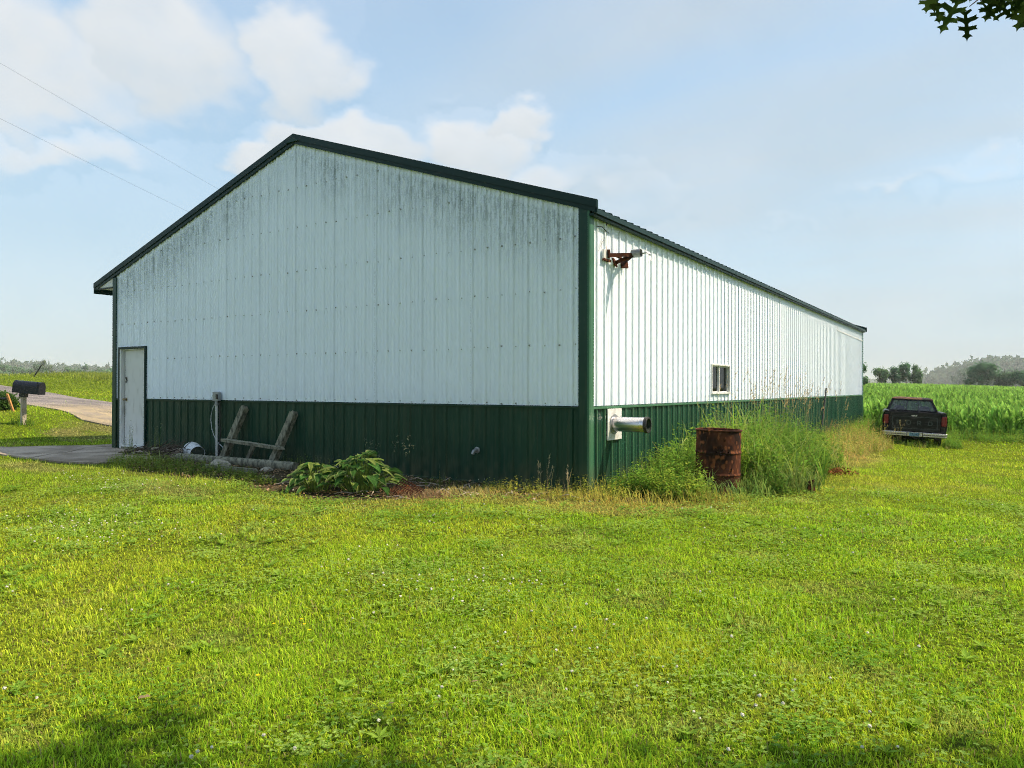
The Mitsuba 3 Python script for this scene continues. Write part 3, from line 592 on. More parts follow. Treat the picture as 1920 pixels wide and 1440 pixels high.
sk = MB(); r = np.random.default_rng(14)
for k in range(46):
    x, y = r.uniform(-4.6, .2), r.uniform(-1.9, -.15)
    if y < -1.0 and x > -1.2: y *= .5
    a, L = r.uniform(0, 6.28), r.uniform(.12, .45); z = float(gz(x, y)); p = np.array([[x, y, z + .01], [x + .5 * L * math.cos(a), y + .5 * L * math.sin(a), z + r.uniform(.02, .08)], [x + L * math.cos(a + .3), y + L * math.sin(a + .3), z + .02]]); sk.tube(p, [.007, .006, .003], 5)
put('twigs', sk.out(), 'pale_wood', kind='stuff', label='pale dead sticks strewn over the bed between hosta and corner', cat='sticks')

# burn barrel
BA = thing('barrel', 'rust brown steel drum standing in tall weeds by the long wall', 'barrel')
bx, by, bz = 1.22, 1.42, -.16; RB = .292
prof = [(RB, 0)]
for z in np.linspace(.01, .86, 86):
    prof.append((RB + .011 * math.exp(-((z - .295) / .013) ** 2) + .011 * math.exp(-((z - .585) / .013) ** 2), z))
prof += [(RB + .010, .868), (RB + .012, .876), (RB + .006, .884), (RB - .006, .880), (RB - .012, .86), (RB - .012, .02), (0, .02)]
pr = np.array(prof); nseg = 72; gg = np.arange(nseg) * 2 * np.pi / nseg
v = np.stack([pr[:, None, 0] * np.cos(gg), pr[:, None, 0] * np.sin(gg), np.broadcast_to(pr[:, None, 1], (len(pr), nseg))], -1)
dent = 1 - .05 * np.exp(-((((gg - 5.0 + np.pi) % (2 * np.pi)) - np.pi) / .35) ** 2)[None, :, None] * np.exp(-((v[..., 2:3] - .42) / .10) ** 2) + .008 * (meshkit.fbm(v * 6, 3)[..., None] - .5)
v[..., :2] *= dent; v = v.reshape(-1, 3)
i, j = np.meshgrid(np.arange(len(pr) - 1), np.arange(nseg), indexing='ij'); f = np.stack([i * nseg + j, i * nseg + (j + 1) % nseg, (i + 1) * nseg + (j + 1) % nseg, (i + 1) * nseg + j], -1).reshape(-1, 4)
tilt = trimesh.transformations.rotation_matrix(math.radians(1.2), (0, 1, 0))[:3, :3]
BT = np.array([bx, by, bz])
# rusted-through holes: drop faces
cen = v[f].mean(1); rel = np.degrees(np.arctan2(cen[:, 1], cen[:, 0])) % 360; keep = np.ones(len(f), bool)
for az_, zc, wd, ht in ((302, .76, 3.2, .035), (291, .66, 3.2, .05), (285, .65, 3, .03), (296, .62, 3, .02), (300, .585, 3, .03), (313, .60, 3, .02), (318, .34, 3, .04), (322, .37, 3, .05), (282, .60, 2.6, .03)):
    keep &= ~((np.abs(rel - az_) < wd) & (np.abs(cen[:, 2] - zc) < ht / 2) )
put('shell', MB().add(v @ tilt.T + BT, f[keep]).out(), 'rust', 35, parent=BA)
put('lip', MB().lathe([(RB + .008, .868), (RB + .016, .872), (RB + .016, .884), (RB + .004, .888), (RB - .008, .882)], 72, tilt, BT).out(), 'rust', 40, parent=BA)
put('rod', MB().tube([(.06, 15.0, .2), (.05, 15.75, 1.28)], .022, 6).out(), 'black_plastic', label='dark thin rod leaning on the far part of the long wall', cat='rod')
rsx = MB(); r = np.random.default_rng(5)
for k in range(11):
    u = k / 10; rsx.tube([(-1.86 + .28 * u, -1.70 + .1 * u, -.02 - .05 * u), (-1.74 + .28 * u, -1.55 + .06 * u, .16 - .12 * u)], .008, 5)
for k in range(6):
    u = k / 5; rsx.tube([(-1.86 + .12 * u, -1.70 + .15 * u, -.02 + .17 * u), (-1.58 + .12 * u, -1.60 + .12 * u, -.07 + .10 * u)], .007, 5)
put('wire_panel', rsx.out(), 'rust', label='rusty bent piece of wire grate right of the hosta', cat='grate')
put('scrap_metal', MB().hull([(2.28 + a * .045 + c * .01, 2.05 + a * .02 + c * .012, -.02 + b * .06 + a * b * .015) for a in (-1, 1) for b in (-1, 1) for c in (-1, 1)]).out(), 'rust', label='small rusty scrap in the weeds right of the drum', cat='scrap')

# mailbox
MA = thing('mailbox', 'black mailbox on a pale wooden post, leaning slightly to the right', 'mailbox')
mdir = np.array([.86, .50, 0]); mdir /= np.linalg.norm(mdir); tl = math.radians(5.0)
mx = mdir * math.cos(tl) + np.array([0, 0, -math.sin(tl)]); mzv = mdir * math.sin(tl) + np.array([0, 0, math.cos(tl)]); myv = np.cross(mzv, mx); MM = np.stack([mx, myv, mzv], 1)
MC = np.array([-15.74, .50, 1.105]); W2, HB, LB = .125, .18, .66
arch = [(-W2, 0), (W2, 0)] + [(W2 * math.cos(q), HB + W2 * math.sin(q)) for q in np.linspace(0, np.pi, 15)]
mb = MB(); mb.prism(arch, -LB / 2, LB / 2 - .015, (1, 2, 0)); mb.xform(MM, MC); put('body', mb.out(), 'mailbox_paint', 30, parent=MA)
arch2 = [(y * 1.05, z * 1.03 - .004) for y, z in arch]
mb = MB(); mb.prism(arch2, LB / 2 - .014, LB / 2 + .004, (1, 2, 0)); mb.xform(MM, MC); put('door', mb.out(), 'mailbox_paint', 30, parent=MA)
mb = MB(); mb.prism(arch2, -LB / 2 - .008, -LB / 2 + .006, (1, 2, 0)); mb.xform(MM, MC); put('back_rim', mb.out(), 'mailbox_paint', 30, parent=MA)
mb = MB(); mb.box((LB / 2 - .04, -W2 - .012, HB - .02), (LB / 2 - .02, -W2 - .004, HB + .13)); mb.xform(MM, MC); put('flag', mb.out(), 'mailbox_paint', parent=MA)
pb = float(gz(-15.86, .44)) - .05
put('post', timber((-15.87, .44, pb), (-15.86, .44, 1.03), .10, .10, 11), 'pale_wood', parent=MA)
mb = MB(); mb.box((-.11, -.06, -.10), (.04, .06, -.001)); mb.xform(MM, MC - mx * .09); put('bracket', mb.out(), 'black_plastic', parent=MA)
put('leaning_board', timber((-19.36, 1.74, .50), (-19.55, 1.64, 1.06), .10, .03, 13), 'orange_wood', label='short orange board leaning beside the shrub at the left edge', cat='board')
put('drain_pipe', MB().tube([(-21.0, 1.2, 1.05), (-20.0, 1.5, .95), (-19.6, 1.63, .92)], .035, 10).out(), 'black_plastic', 40, label='black pipe lying over the shrub at the left edge', cat='pipe')
put('leaning_pole', MB().tube([(-60.56, 20.94, 1.95), (-60.0, 21.3, 3.0)], .05, 8).out(), 'black_plastic', 40, label='dark pole leaning over the grassy bank beyond the mailbox', cat='pole')
for a, b, lab in (((-29.21, 5.42, 14.28), (-36.68, 22.03, 13.41), 'upper thin power line crossing the sky at the left'), ((-29.21, 5.43, 12.05), (-38.41, 20.92, 12.10), 'lower thin power line crossing the sky at the left')):
    a, b = np.array(a), np.array(b); t = np.linspace(-1.2, 3.0, 40)[:, None]
    p = a + (b - a) * t; p[:, 2] += .10 * ((t[:, 0] - .5) ** 2 - .25); put('power_line', MB().tube(p, .0045, 4).out(), 'black_plastic', label=lab, cat='power line')

# ------------------------------------------------------------------ pickup truck (local: x right, y forward, origin under the tailgate)
TR = thing('pickup_truck', 'old black pickup truck seen from behind, parked in weeds by the corn', 'truck')
roll, head = math.radians(2.6), math.radians(7.2)
Rr = np.array([[math.cos(roll), 0, math.sin(roll)], [0, 1, 0], [-math.sin(roll), 0, math.cos(roll)]])
TM = rotz(head) @ Rr; TO = np.array([1.97, 20.88, -.785])


def tput(name, mb, bsdf, smooth=False, **k): mb.xform(TM, TO); return put(name, mb.out(), bsdf, smooth, parent=k.pop('parent', TR), **k)


body = MB()
for s in (-1, 1):
    # fender side with a wheel arch, seen as a thick rounded wall
    y = np.linspace(.02, 2.15, 40); arch = np.where(np.abs(y - 1.12) < .47, .42 + np.sqrt(np.clip(.47 ** 2 - (y - 1.12) ** 2, 0, None)), .50 + 0 * y)
    zs = np.array([0, .25, .6, .85, .97, 1.0]); xo = np.array([.955, .985, 1.0, .985, .945, .90])
    top = 1.27; V = np.zeros((len(y), len(zs) + 1, 3))
    for q, (z_, x_) in enumerate(zip(zs, xo)): V[:, q] = np.stack([np.full_like(y, s * x_), y, arch + (top - arch) * z_], 1)
    V[:, -1] = np.stack([np.full_like(y, s * .84), y, np.full_like(y, top - .012)], 1)
    n1_, n2_ = V.shape[:2]; a_, b_ = np.meshgrid(np.arange(n1_ - 1), np.arange(n2_ - 1), indexing='ij')
    body.add(V.reshape(-1, 3), np.stack([a_ * n2_ + b_, (a_ + 1) * n2_ + b_, (a_ + 1) * n2_ + b_ + 1, a_ * n2_ + b_ + 1], -1).reshape(-1, 4))
    body.box((s * .80, .0, .50), (s * .955, .09, 1.262), bev=.02)        # rear corner pillar
    body.box((s * .80, .04, .60), (s * .84, 2.1, 1.25))
body.box((-.82, .03, .60), (.82, 2.1, .64)); body.box((-.93, 2.08, .50), (.93, 2.14, 1.255)); body.box((-.80, -.005, .47), (.80, .05, .555), bev=.012)
tput('bed', body, 'truck_paint', 30)
tg = MB(); tg.box((-.795, .0, .565), (.795, .045, 1.245), bev=.014)
TG = tput('tailgate', tg, 'truck_paint', label='black tailgate with faded spaced letters')
fr = MB()
for lo, hi in (((-.70, -.012, 1.065), (.70, -.001, 1.085)), ((-.70, -.012, .66), (.70, -.001, .68)), ((-.70, -.012, .68), (-.68, -.001, 1.065)), ((.68, -.012, .68), (.70, -.001, 1.065))): fr.box(lo, hi, bev=.003)
tput('moulding', fr, 'letter_grey', parent=TG)
mb = MB(); mb.box((-.11, -.014, 1.10), (.07, -.001, 1.135), bev=.004); tput('latch_handle', mb, 'chrome_worn', parent=TG)
for ch, cx in zip('FORD', (-.50, -.18, .16, .50)):
    m = meshkit.text_mesh(ch, .145, .006, True); v = np.array(m.vertices); v[:, 0] -= v[:, 0].mean()
    lm = MB().add(np.column_stack([v[:, 0] * 1.15 + cx, -.001 - v[:, 2], v[:, 1] + .80]), m.faces); tput('letter', lm, 'letter_grey', parent=TG)
for s, nm in ((-1, 0), (1, 0)):
    mb = MB(); mb.box((s * .815, -.035, .80), (s * .965, .02, 1.12), bev=.02); tl_ = tput('tail_light', mb, 'red_lens')
    mb = MB(); mb.box((s * .825, -.045, .80), (s * .955, -.02, .875), bev=.01); tput('reversing_lens', mb, 'red_lens', parent=tl_)
bm = MB(); zz0 = .40
for z0, z1, y0 in ((.47, .555, -.17), (.40, .468, -.155)):
    bm.box((-.97, y0, z0), (-.22, -.06, z1), bev=.02); bm.box((.25, y0, z0), (.97, -.06, z1), bev=.02)
bm.box((-.22, -.12, .53), (.25, -.055, .555), bev=.008); bm.box((-.22, -.10, .40), (.25, -.055, .53), bev=.008)
for s in (-1, 1): bm.box((s * .95, -.13, .42), (s * .995, .18, .55), bev=.02)
BP = tput('rear_bumper', bm, 'chrome_worn', label='bent chrome rear step bumper')
mb = MB(); mb.box((-.155, -.112, .415), (.155, -.1005, .53), bev=.004); PL = tput('licence_plate', mb, 'plate_blue', parent=BP)
m = meshkit.text_mesh('STC NJF', .062, .003, True); v = np.array(m.vertices); v[:, 0] -= v[:, 0].mean()
mb = MB().add(np.column_stack([v[:, 0] * .82, -.1121 - v[:, 2], v[:, 1] + .44]), m.faces); mb.xform(TM, TO); k = numbered(BP + '__plate_lettering'); scene[k] = ply(mb.out(), 'letter_dark')
mb = MB()
for x_, z_ in ((-.19, .515), (.20, .515), (.20, .44), (-.93, .43), (.93, .43)): mb.lathe([(0, .014), (.018, .012), (.020, 0)], 10, frame_to((0, -1, 0)), (x_, -.17 if abs(x_) > .5 else -.121, z_))
tput('bolt', mb, 'chrome_worn', 40, kind='stuff')
cab = MB(); cab.box((-.955, 2.18, .48), (.955, 3.75, 1.22), bev=.06); cab.box((-.94, 3.75, .48), (.94, 5.0, 1.14), bev=.08)
tput('cab_body', cab, 'truck_paint', 30)
gb = [(-.86, 2.22, 1.21), (.86, 2.22, 1.21), (.90, 3.70, 1.18), (-.90, 3.70, 1.18)]; gt = [(-.665, 2.36, 1.66), (.665, 2.36, 1.66), (.66, 3.10, 1.67), (-.66, 3.10, 1.67)]
pil = MB()
for q, (b_, t_) in enumerate(zip(gb, gt)):
    b_, t_ = np.array(b_), np.array(t_); w_ = .085
    pil.hull([p + np.array([dx, dy, 0]) for p in (b_, t_) for dx in ((0, w_) if q in (0, 3) else (0, -w_)) for dy in ((0, .06) if q in (0, 1) else (0, -.06))])
pil.hull([(sx * .86, y_, z_) for sx in (-1, 1) for y_, z_ in ((2.22, 1.20), (2.30, 1.20), (2.24, 1.245), (2.30, 1.245))])
pil.hull([(sx * x_, y_, z_) for sx in (-1, 1) for x_, y_, z_ in ((.70, 2.33, 1.60), (.67, 2.36, 1.66), (.70, 2.40, 1.60), (.67, 2.42, 1.66))])
tput('cab_pillars', pil, 'truck_paint')
rf = MB(); rf.hull([(sx * x_, y_, z_) for sx in (-1, 1) for x_, y_, z_ in ((.69, 2.33, 1.655), (.66, 3.16, 1.665), (.62, 2.37, 1.715), (.60, 3.08, 1.725), (.685, 2.33, 1.675), (.50, 2.60, 1.735), (.50, 2.95, 1.74))])
tput('roof', rf, 'roof_rust', 20, label='cab roof with peeling rusty paint')
P = lambda u, w: tuple((1 - u) * ((1 - w) * np.array([-.775, 2.24, 1.235]) + w * np.array([-.60, 2.35, 1.61])) + u * ((1 - w) * np.array([.775, 2.24, 1.235]) + w * np.array([.60, 2.35, 1.61])))
for u0, u1 in ((0, .36), (.375, .645), (.66, 1.0)):
    mb = MB().add([P(u0, 0), P(u1, 0), P(u1, 1), P(u0, 1)], [[0, 1, 2, 3]]); tput('rear_pane', mb, 'glass_tinted')
for u0 in (.3675, .6525):
    mb = MB(); mb.hull([np.array(P(u0 + du, w)) + [0, dy, 0] for du in (-.009, .009) for w in (0, 1) for dy in (-.01, .015)]); tput('window_bar', mb, 'black_plastic')
mb = MB().add([(-.80, 3.68, 1.19), (.80, 3.68, 1.19), (.60, 3.12, 1.64), (-.60, 3.12, 1.64)], [[0, 1, 2, 3]]); tput('windscreen', mb, 'glass_tinted')
for s in (-1, 1):
    mb = MB().add([(s * .885, 2.32, 1.21), (s * .895, 3.60, 1.19), (s * .665, 3.06, 1.645), (s * .672, 2.42, 1.64)], [[0, 1, 2, 3]]); tput('side_pane', mb, 'glass_tinted')
    st = MB(); st.box((s * .42 - .24, 2.42, .8), (s * .42 + .24, 2.60, 1.30), bev=.06); st.hull([(s * .42 + dx, y_, z_) for dx, z_ in ((-.19, 1.28), (.19, 1.28), (-.14, 1.40), (.14, 1.40), (0, 1.42)) for y_ in (2.44, 2.56)]); tput('seat', st, 'seat_cloth', 30)
    for yw in (1.12, 4.25):
        w_ = MB(); w_.lathe([(.20, -.09), (.33, -.10), (.355, -.07), (.355, .07), (.33, .10), (.20, .09)], 32, frame_to((1, 0, 0)), (s * .80, yw, .345)); WH = tput('tyre', w_, 'rubber', 40)
        w_ = MB(); w_.lathe([(0, .03), (.10, .05), (.19, .02), (.205, .085), (.205, -.085), (0, -.085)], 24, frame_to((s, 0, 0)), (s * .80, yw, .345)); tput('rim', w_, 'steel_zinc', 40, parent=WH)
fx = MB(); fx.box((-.45, .15, .38), (-.38, 4.6, .52)); fx.box((.38, .15, .38), (.45, 4.6, .52)); fx.box((-.75, 1.05, .30), (.75, 1.19, .40)); fx.lathe([(0, -.15), (.13, -.13), (.16, 0), (.13, .13), (0, .15)], 16, None, (0, 1.12, .35)); fx.box((-.3, .3, .3), (.35, .9, .55), bev=.03)
fx.box((-.70, .9, .42), (.70, 4.7, .50)); fx.box((-.72, 4.6, .34), (.72, 4.9, .60)); fx.box((-.75, 3.9, .28), (.75, 4.3, .42))
tput('chassis', fx, 'rubber')

# ------------------------------------------------------------------ vegetation helpers (all vectorised, vertex coloured)
class Veg:
    def __init__(s): s.V, s.F, s.C, s.N, s.n = [], [], [], [], 0
    def add(s, V, F, C, N=None):
        if N is not None: s.N.append(np.broadcast_to(N, V.shape).reshape(-1, 3))
        s.V.append(V.reshape(-1, 3)); s.F.append(F.reshape(-1, 3) + s.n); s.C.append(np.broadcast_to(C, V.shape).reshape(-1, 3)); s.n += V.size // 3
    def out(s): return np.vstack(s.V), np.vstack(s.F)
    def col(s): return np.clip(np.vstack(s.C), 0.004, .95)


def put_veg(name, vg, bsdf='leaf_thin', **k):
    if vg.N: return put_n(name, vg.out(), np.vstack(vg.N), bsdf, vg.col(), **k)
    return put(name, vg.out(), bsdf, False, color=vg.col(), **k)


def blades(vg, base, h, w, head, lean, cb, ct, seg=2, droop=0.0):
    """Arching grass blades: base (n,3), h, w, head, lean (radians at the tip) all (n,)."""
    n = len(base); t = np.linspace(0, 1, seg + 1)
    d = np.stack([np.cos(head), np.sin(head), 0 * head], 1); side = np.stack([-np.sin(head), np.cos(head), 0 * head], 1)
    ang = lean[:, None] * (t[None] ** 1.2) * (1 + droop * t[None]); ds = np.diff(t)
    mid = (ang[:, 1:] + ang[:, :-1]) / 2
    px = np.concatenate([np.zeros((n, 1)), np.cumsum(np.sin(mid) * ds, 1)], 1) * h[:, None]; pz = np.concatenate([np.zeros((n, 1)), np.cumsum(np.cos(mid) * ds, 1)], 1) * h[:, None]
    sp = base[:, None] + d[:, None] * px[..., None] + np.array([0, 0, 1.0]) * pz[..., None]
    wd = (w[:, None] * (1 - t[None] ** 2.2 * .9) * (.75 + .5 * np.sin(np.pi * np.clip(t, 0, 1)))[None])[..., None] / 2
    V = np.empty((n, 2 * seg + 1, 3)); C = np.empty_like(V); cm = cb[:, None] + (ct - cb)[:, None] * t[None, :, None]
    V[:, 0:2 * seg:2] = (sp - side[:, None] * wd)[:, :-1]; V[:, 1:2 * seg:2] = (sp + side[:, None] * wd)[:, :-1]; V[:, -1] = sp[:, -1]
    C[:, 0:2 * seg:2] = cm[:, :-1]; C[:, 1:2 * seg:2] = cm[:, :-1]; C[:, -1] = cm[:, -1]
    f = []
    for k in range(seg - 1): f += [[2 * k, 2 * k + 1, 2 * k + 3], [2 * k, 2 * k + 3, 2 * k + 2]]
    f.append([2 * seg - 2, 2 * seg - 1, 2 * seg])
    F = (np.arange(n) * (2 * seg + 1))[:, None, None] + np.array(f)[None]
    vg.add(V, F, C)


def leaves(vg, pos, d, nrm, L, W, col, fold=.25, N=None):
    """Folded pointed leaves: pos (n,3), direction d, surface normal nrm, length L, width W."""
    n = len(pos); d = d / np.linalg.norm(d, axis=1, keepdims=True); s = np.cross(nrm, d); s /= np.linalg.norm(s, axis=1, keepdims=True) + 1e-9; u = np.cross(d, s)
    L, W = np.broadcast_to(L, (n,))[:, None], np.broadcast_to(W, (n,))[:, None]
    V = np.stack([pos, pos + d * L * .45 + s * W * .5 + u * W * fold, pos + d * L, pos + d * L * .45 - s * W * .5 + u * W * fold, pos + d * L * .5], 1)
    F = (np.arange(n) * 5)[:, None, None] + np.array([[0, 1, 4], [1, 2, 4], [2, 3, 4], [3, 0, 4]])[None]
    vg.add(V, F, np.broadcast_to(col[:, None], V.shape), None if N is None else N[:, None])


def unit(r, n):
    v = r.normal(size=(n, 3)); return v / np.linalg.norm(v, axis=1, keepdims=True)


def visible_wedge(x, y, margin):
    """Keeps what lies near the photograph's field, and drops what stands deep behind the shed."""
    a = np.arctan2(x - CAM[0], y - CAM[1]) - YAW
    behind = (y > 1.5) & (x > -10.4) & (x < -1.2) & (y > LEN * 0 + 1.5)
    beyond = (y > LEN) & (np.arctan2(x - CAM[0], y - CAM[1]) < np.arctan2(-1.5 - CAM[0], LEN - CAM[1])) & (np.arctan2(x - CAM[0], y - CAM[1]) > np.arctan2(-10.0 - CAM[0], 0 - CAM[1]))
    left = (x < -10.97) & (y > 0) & (np.arctan2(x - CAM[0], y - CAM[1]) > np.arctan2(-9.5 - CAM[0], 0 - CAM[1]))
    return (np.abs(a) < math.radians(34.4) + margin) & ~behind & ~beyond & ~left


# ------------------------------------------------------------------ lawn
def lawn_ok(x, y): return ~(inside(BED, x, y) | inside(SLAB, x, y) | inside(HOUSE, x, y) | inside(ROAD, x, y) & (rng.random(len(x)) > .05 + .35 * sstep(-24, -13, x) * (fb(x, y, .9, 3) > .5)))


lawn = Veg()
for r0, r1, dens, hh, ww, seg in ((2.2, 4.6, 13000, .043, .0042, 2), (4.6, 7, 7000, .043, .0052, 2), (7, 10, 3300, .045, .0070, 2), (10, 14, 1700, .052, .0098, 1), (14, 20, 700, .056, .0145, 1), (20, 30, 290, .062, .022, 1), (30, 48, 95, .075, .036, 1)):
    n = int(dens * (r1 ** 2 - r0 ** 2) / 2 * math.radians(2 * 48)); rad = np.sqrt(rng.uniform(r0 ** 2, r1 ** 2, n)); az = YAW + rng.uniform(-1, 1, n) * math.radians(48)
    x, y = CAM[0] + rad * np.sin(az), CAM[1] + rad * np.cos(az)
    k = visible_wedge(x, y, math.radians(14 if r1 < 8 else 6)) & lawn_ok(x, y); x, y = x[k], y[k]
    tuft = sstep(.32, .72, fb(x, y, 2.6, 3, 17)); k = rng.random(len(x)) < .66 + .34 * tuft; x, y, tuft = x[k], y[k], tuft[k]; n = len(x)
    col = lawn_color(x, y) * (rng.uniform(.38, 1.36, (n, 1))); dry = rng.random(n) < .07 + .04 * (rad[:n] * 0); col[dry] = np.array([.52, .43, .19]) * rng.uniform(.7, 1.15, (dry.sum(), 1))
    col[:, 0] *= rng.uniform(.82, 1.12, n)
    h = hh * rng.lognormal(0, .33, n) * (.68 + .48 * tuft) * (.85 + .45 * sstep(.55, .8, fb(x, y, .9, 3, 9)))
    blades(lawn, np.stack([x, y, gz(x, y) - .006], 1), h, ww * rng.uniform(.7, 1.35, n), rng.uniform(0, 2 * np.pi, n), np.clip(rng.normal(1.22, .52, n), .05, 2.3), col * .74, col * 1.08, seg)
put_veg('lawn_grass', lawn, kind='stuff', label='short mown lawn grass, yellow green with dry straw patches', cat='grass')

# clover and broad weeds in the turf
clo, flo = Veg(), Veg()
def clover(x, y, nl, size, spread, flowers, tone):
    n = nl; px, py = x + rng.normal(0, spread, n), y + rng.normal(0, spread * .8, n); k = lawn_ok(px, py); px, py = px[k], py[k]; n = len(px)
    z = gz(px, py) + rng.uniform(.025, .065, n); a0 = rng.uniform(0, 6.28, n)
    for q in range(3):
        a = a0 + q * 2.094; d = np.stack([np.cos(a), np.sin(a), rng.uniform(-.1, .35, n)], 1)
        c = np.array(tone) * rng.uniform(.7, 1.25, (n, 1)); leaves(clo, np.stack([px, py, z], 1), d, np.stack([-np.cos(a) * .2, -np.sin(a) * .2, np.ones(n)], 1) + unit(rng, n) * .2, size * rng.uniform(.7, 1.2, n), size * .95, c, .1)
    for _ in range(flowers):
        fx_, fy_ = x + rng.normal(0, spread), y + rng.normal(0, spread * .8)
        m = trimesh.creation.icosphere(1, 1.0); v = np.array(m.vertices) * (.0072 * rng.uniform(.7, 1.2)) * [1, 1, .9] * (1 + .18 * rng.normal(size=(len(m.vertices), 1)))
        v = v + [fx_, fy_, float(gz(fx_, fy_)) + rng.uniform(.055, .085)]; flo.add(v, np.array(m.faces), np.array([.72, .70, .62]) * rng.uniform(.75, 1.0))
for _ in range(380):
    rad, az = math.sqrt(rng.uniform(2.6 ** 2, 11.5 ** 2)), YAW + rng.uniform(-.66, .66); x, y = CAM[0] + rad * math.sin(az), CAM[1] + rad * math.cos(az)
    clover(x, y, int(rng.integers(30, 120)), .013 + .0006 * rad, rng.uniform(.08, .30), int(rng.random() < .25) * int(rng.integers(1, 4)), (.38, .56, .12) if rng.random() < .6 else (.22, .42, .06))
for x, y, nl, fl in ((-3.4, -4.6, 380, 34), (-2.6, -5.0, 260, 22), (-5.2, -3.2, 320, 26), (-6.4, -2.9, 200, 16), (1.3, -4.1, 360, 24), (.6, -4.4, 220, 10), (3.0, -4.7, 200, 12), (3.3, -4.9, 120, 6), (1.9, -5.3, 120, 3), (3.9, -5.0, 120, 6), (2.6, -3.4, 200, 3)):
    clover(x, y, nl, .017, .38, fl, (.34, .54, .12))
for x, y in ((.75, -5.55), (.9, -5.45), (1.0, -5.5), (.82, -5.4), (1.3, -6.1)):
    for q in range(14):
        a = q * .449; leaves(flo, np.array([[x, y, float(gz(x, y)) + .075]]), np.array([[math.cos(a), math.sin(a), .35]]), np.array([[0, 0, 1.0]]), .013, .005, np.array([[.75, .55, .02]]), 0)
put_veg('clover', clo, kind='stuff', label='low clover leaves scattered through the lawn', cat='clover')
put_veg('clover_flower', flo, 'petal', kind='stuff', label='tiny white clover blossoms and a few yellow flowers in the lawn', cat='flowers')
bw = Veg()
for _ in range(210):
    rad, az = math.sqrt(rng.uniform(2.6 ** 2, 9.0 ** 2)), YAW + rng.uniform(-.66, .66); x, y = CAM[0] + rad * math.sin(az), CAM[1] + rad * math.cos(az); n = int(rng.integers(5, 11))
    if not lawn_ok(np.array([x]), np.array([y]))[0]: continue
    a = np.arange(n) * 2.4 + rng.uniform(0, 6); d = np.stack([np.cos(a), np.sin(a), rng.uniform(.15, .8, n)], 1); L = rng.uniform(.04, .085, n)
    leaves(bw, np.tile([[x, y, float(gz(x, y)) + .012]], (n, 1)), d, np.tile([[0, 0, 1.0]], (n, 1)), L, L * .36, np.array([.34, .54, .08]) * rng.uniform(.65, 1.2, (n, 1)), .12)
put_veg('broadleaf_weeds', bw, kind='stuff', label='small flat rosettes of broadleaf weeds in the lawn', cat='weeds')
# fallen dry leaves
for x, y, s_, lab in ((1.02, -6.55, .075, 'pale dry leaf lying in the lawn at the lower left edge'), (2.2, -5.55, .04, 'curled brown leaf in the lawn near the bottom middle'), (2.02, -5.95, .035, 'small reddish dry leaf in the shaded lawn'), (-.35, -5.3, .035, 'tiny brown leaf in the clover left of the middle')):
    dl = Veg(); leaves(dl, np.array([[x, y, float(gz(x, y)) + .055]]), np.array([[.9, .3, .25]]), np.array([[-.3, .2, 1.0]]), s_, s_ * .6, np.array([[.55, .40, .26]]), .3); put_veg('dead_leaf', dl, label=lab, cat='leaf')


# ------------------------------------------------------------------ weeds round the shed
def weed_stems(vg, cx, cy, n, rx, ry, h, leafL, tone, seedling=None, per=11):
    """Leafy broadleaf weeds: n stems in an ellipse with leaves all the way up."""
    a, q = rng.uniform(0, 6.28, n), np.sqrt(rng.random(n)); x, y = cx + rx * q * np.cos(a), cy + ry * q * np.sin(a); k = ~inside(HOUSE, x - .06, y); x, y, q = x[k], y[k], q[k]; n = len(x)
    H = h * rng.uniform(.40, 1.20, n) * (1.05 - .35 * q ** 2); z = gz(x, y); lx, ly = rng.normal(0, .16, n) + .10, rng.normal(0, .16, n)
    blades(vg, np.stack([x, y, z - .02], 1), H, np.full(n, .006), np.arctan2(ly, lx), np.hypot(lx, ly), np.tile([[.20, .24, .05]], (n, 1)), np.tile([[.26, .34, .06]], (n, 1)), 2)
    for t in np.linspace(.15, 1.0, per):
        for s_ in (0, 1):
            tt = np.clip(t + rng.normal(0, .03, n), .05, 1); p = np.stack([x + lx * H * tt * tt * .5, y + ly * H * tt * tt * .5, z + H * tt], 1); a = rng.uniform(0, 6.28, n)
            d = np.stack([np.cos(a), np.sin(a), rng.uniform(-.35, .75, n)], 1); c = np.array(tone) * rng.uniform(.45, 1.35, (n, 1)); c[:, 0] *= rng.uniform(.8, 1.25, n)
            L = leafL * rng.uniform(.55, 1.25, n) * (1.1 - .5 * tt); leaves(vg, p, d, np.stack([-np.cos(a) * .4, -np.sin(a) * .4, np.ones(n)], 1), L, L * rng.uniform(.28, .55, n), c, .15)


def weed_grass(vg, cx, cy, n, rx, ry, h, w, tone, lean=1.0, seg=4, tip=1.05):
    a, q = rng.uniform(0, 6.28, n), np.sqrt(rng.random(n)); x, y = cx + rx * q * np.cos(a), cy + ry * q * np.sin(a); k = ~inside(HOUSE, x - .04, y); x, y, q = x[k], y[k], q[k]; n = len(x)
    H = h * rng.uniform(.45, 1.2, n) * (1.05 - .5 * q ** 2); c = np.array(tone) * rng.uniform(.65, 1.3, (n, 1)); c[:, 0] *= rng.uniform(.8, 1.2, n)
    blades(vg, np.stack([x, y, gz(x, y) - .02], 1), H, w * rng.uniform(.6, 1.3, n), rng.uniform(0, 6.28, n), np.clip(rng.normal(lean, .5, n), .1, 2.4), c * .7, c * tip, seg)


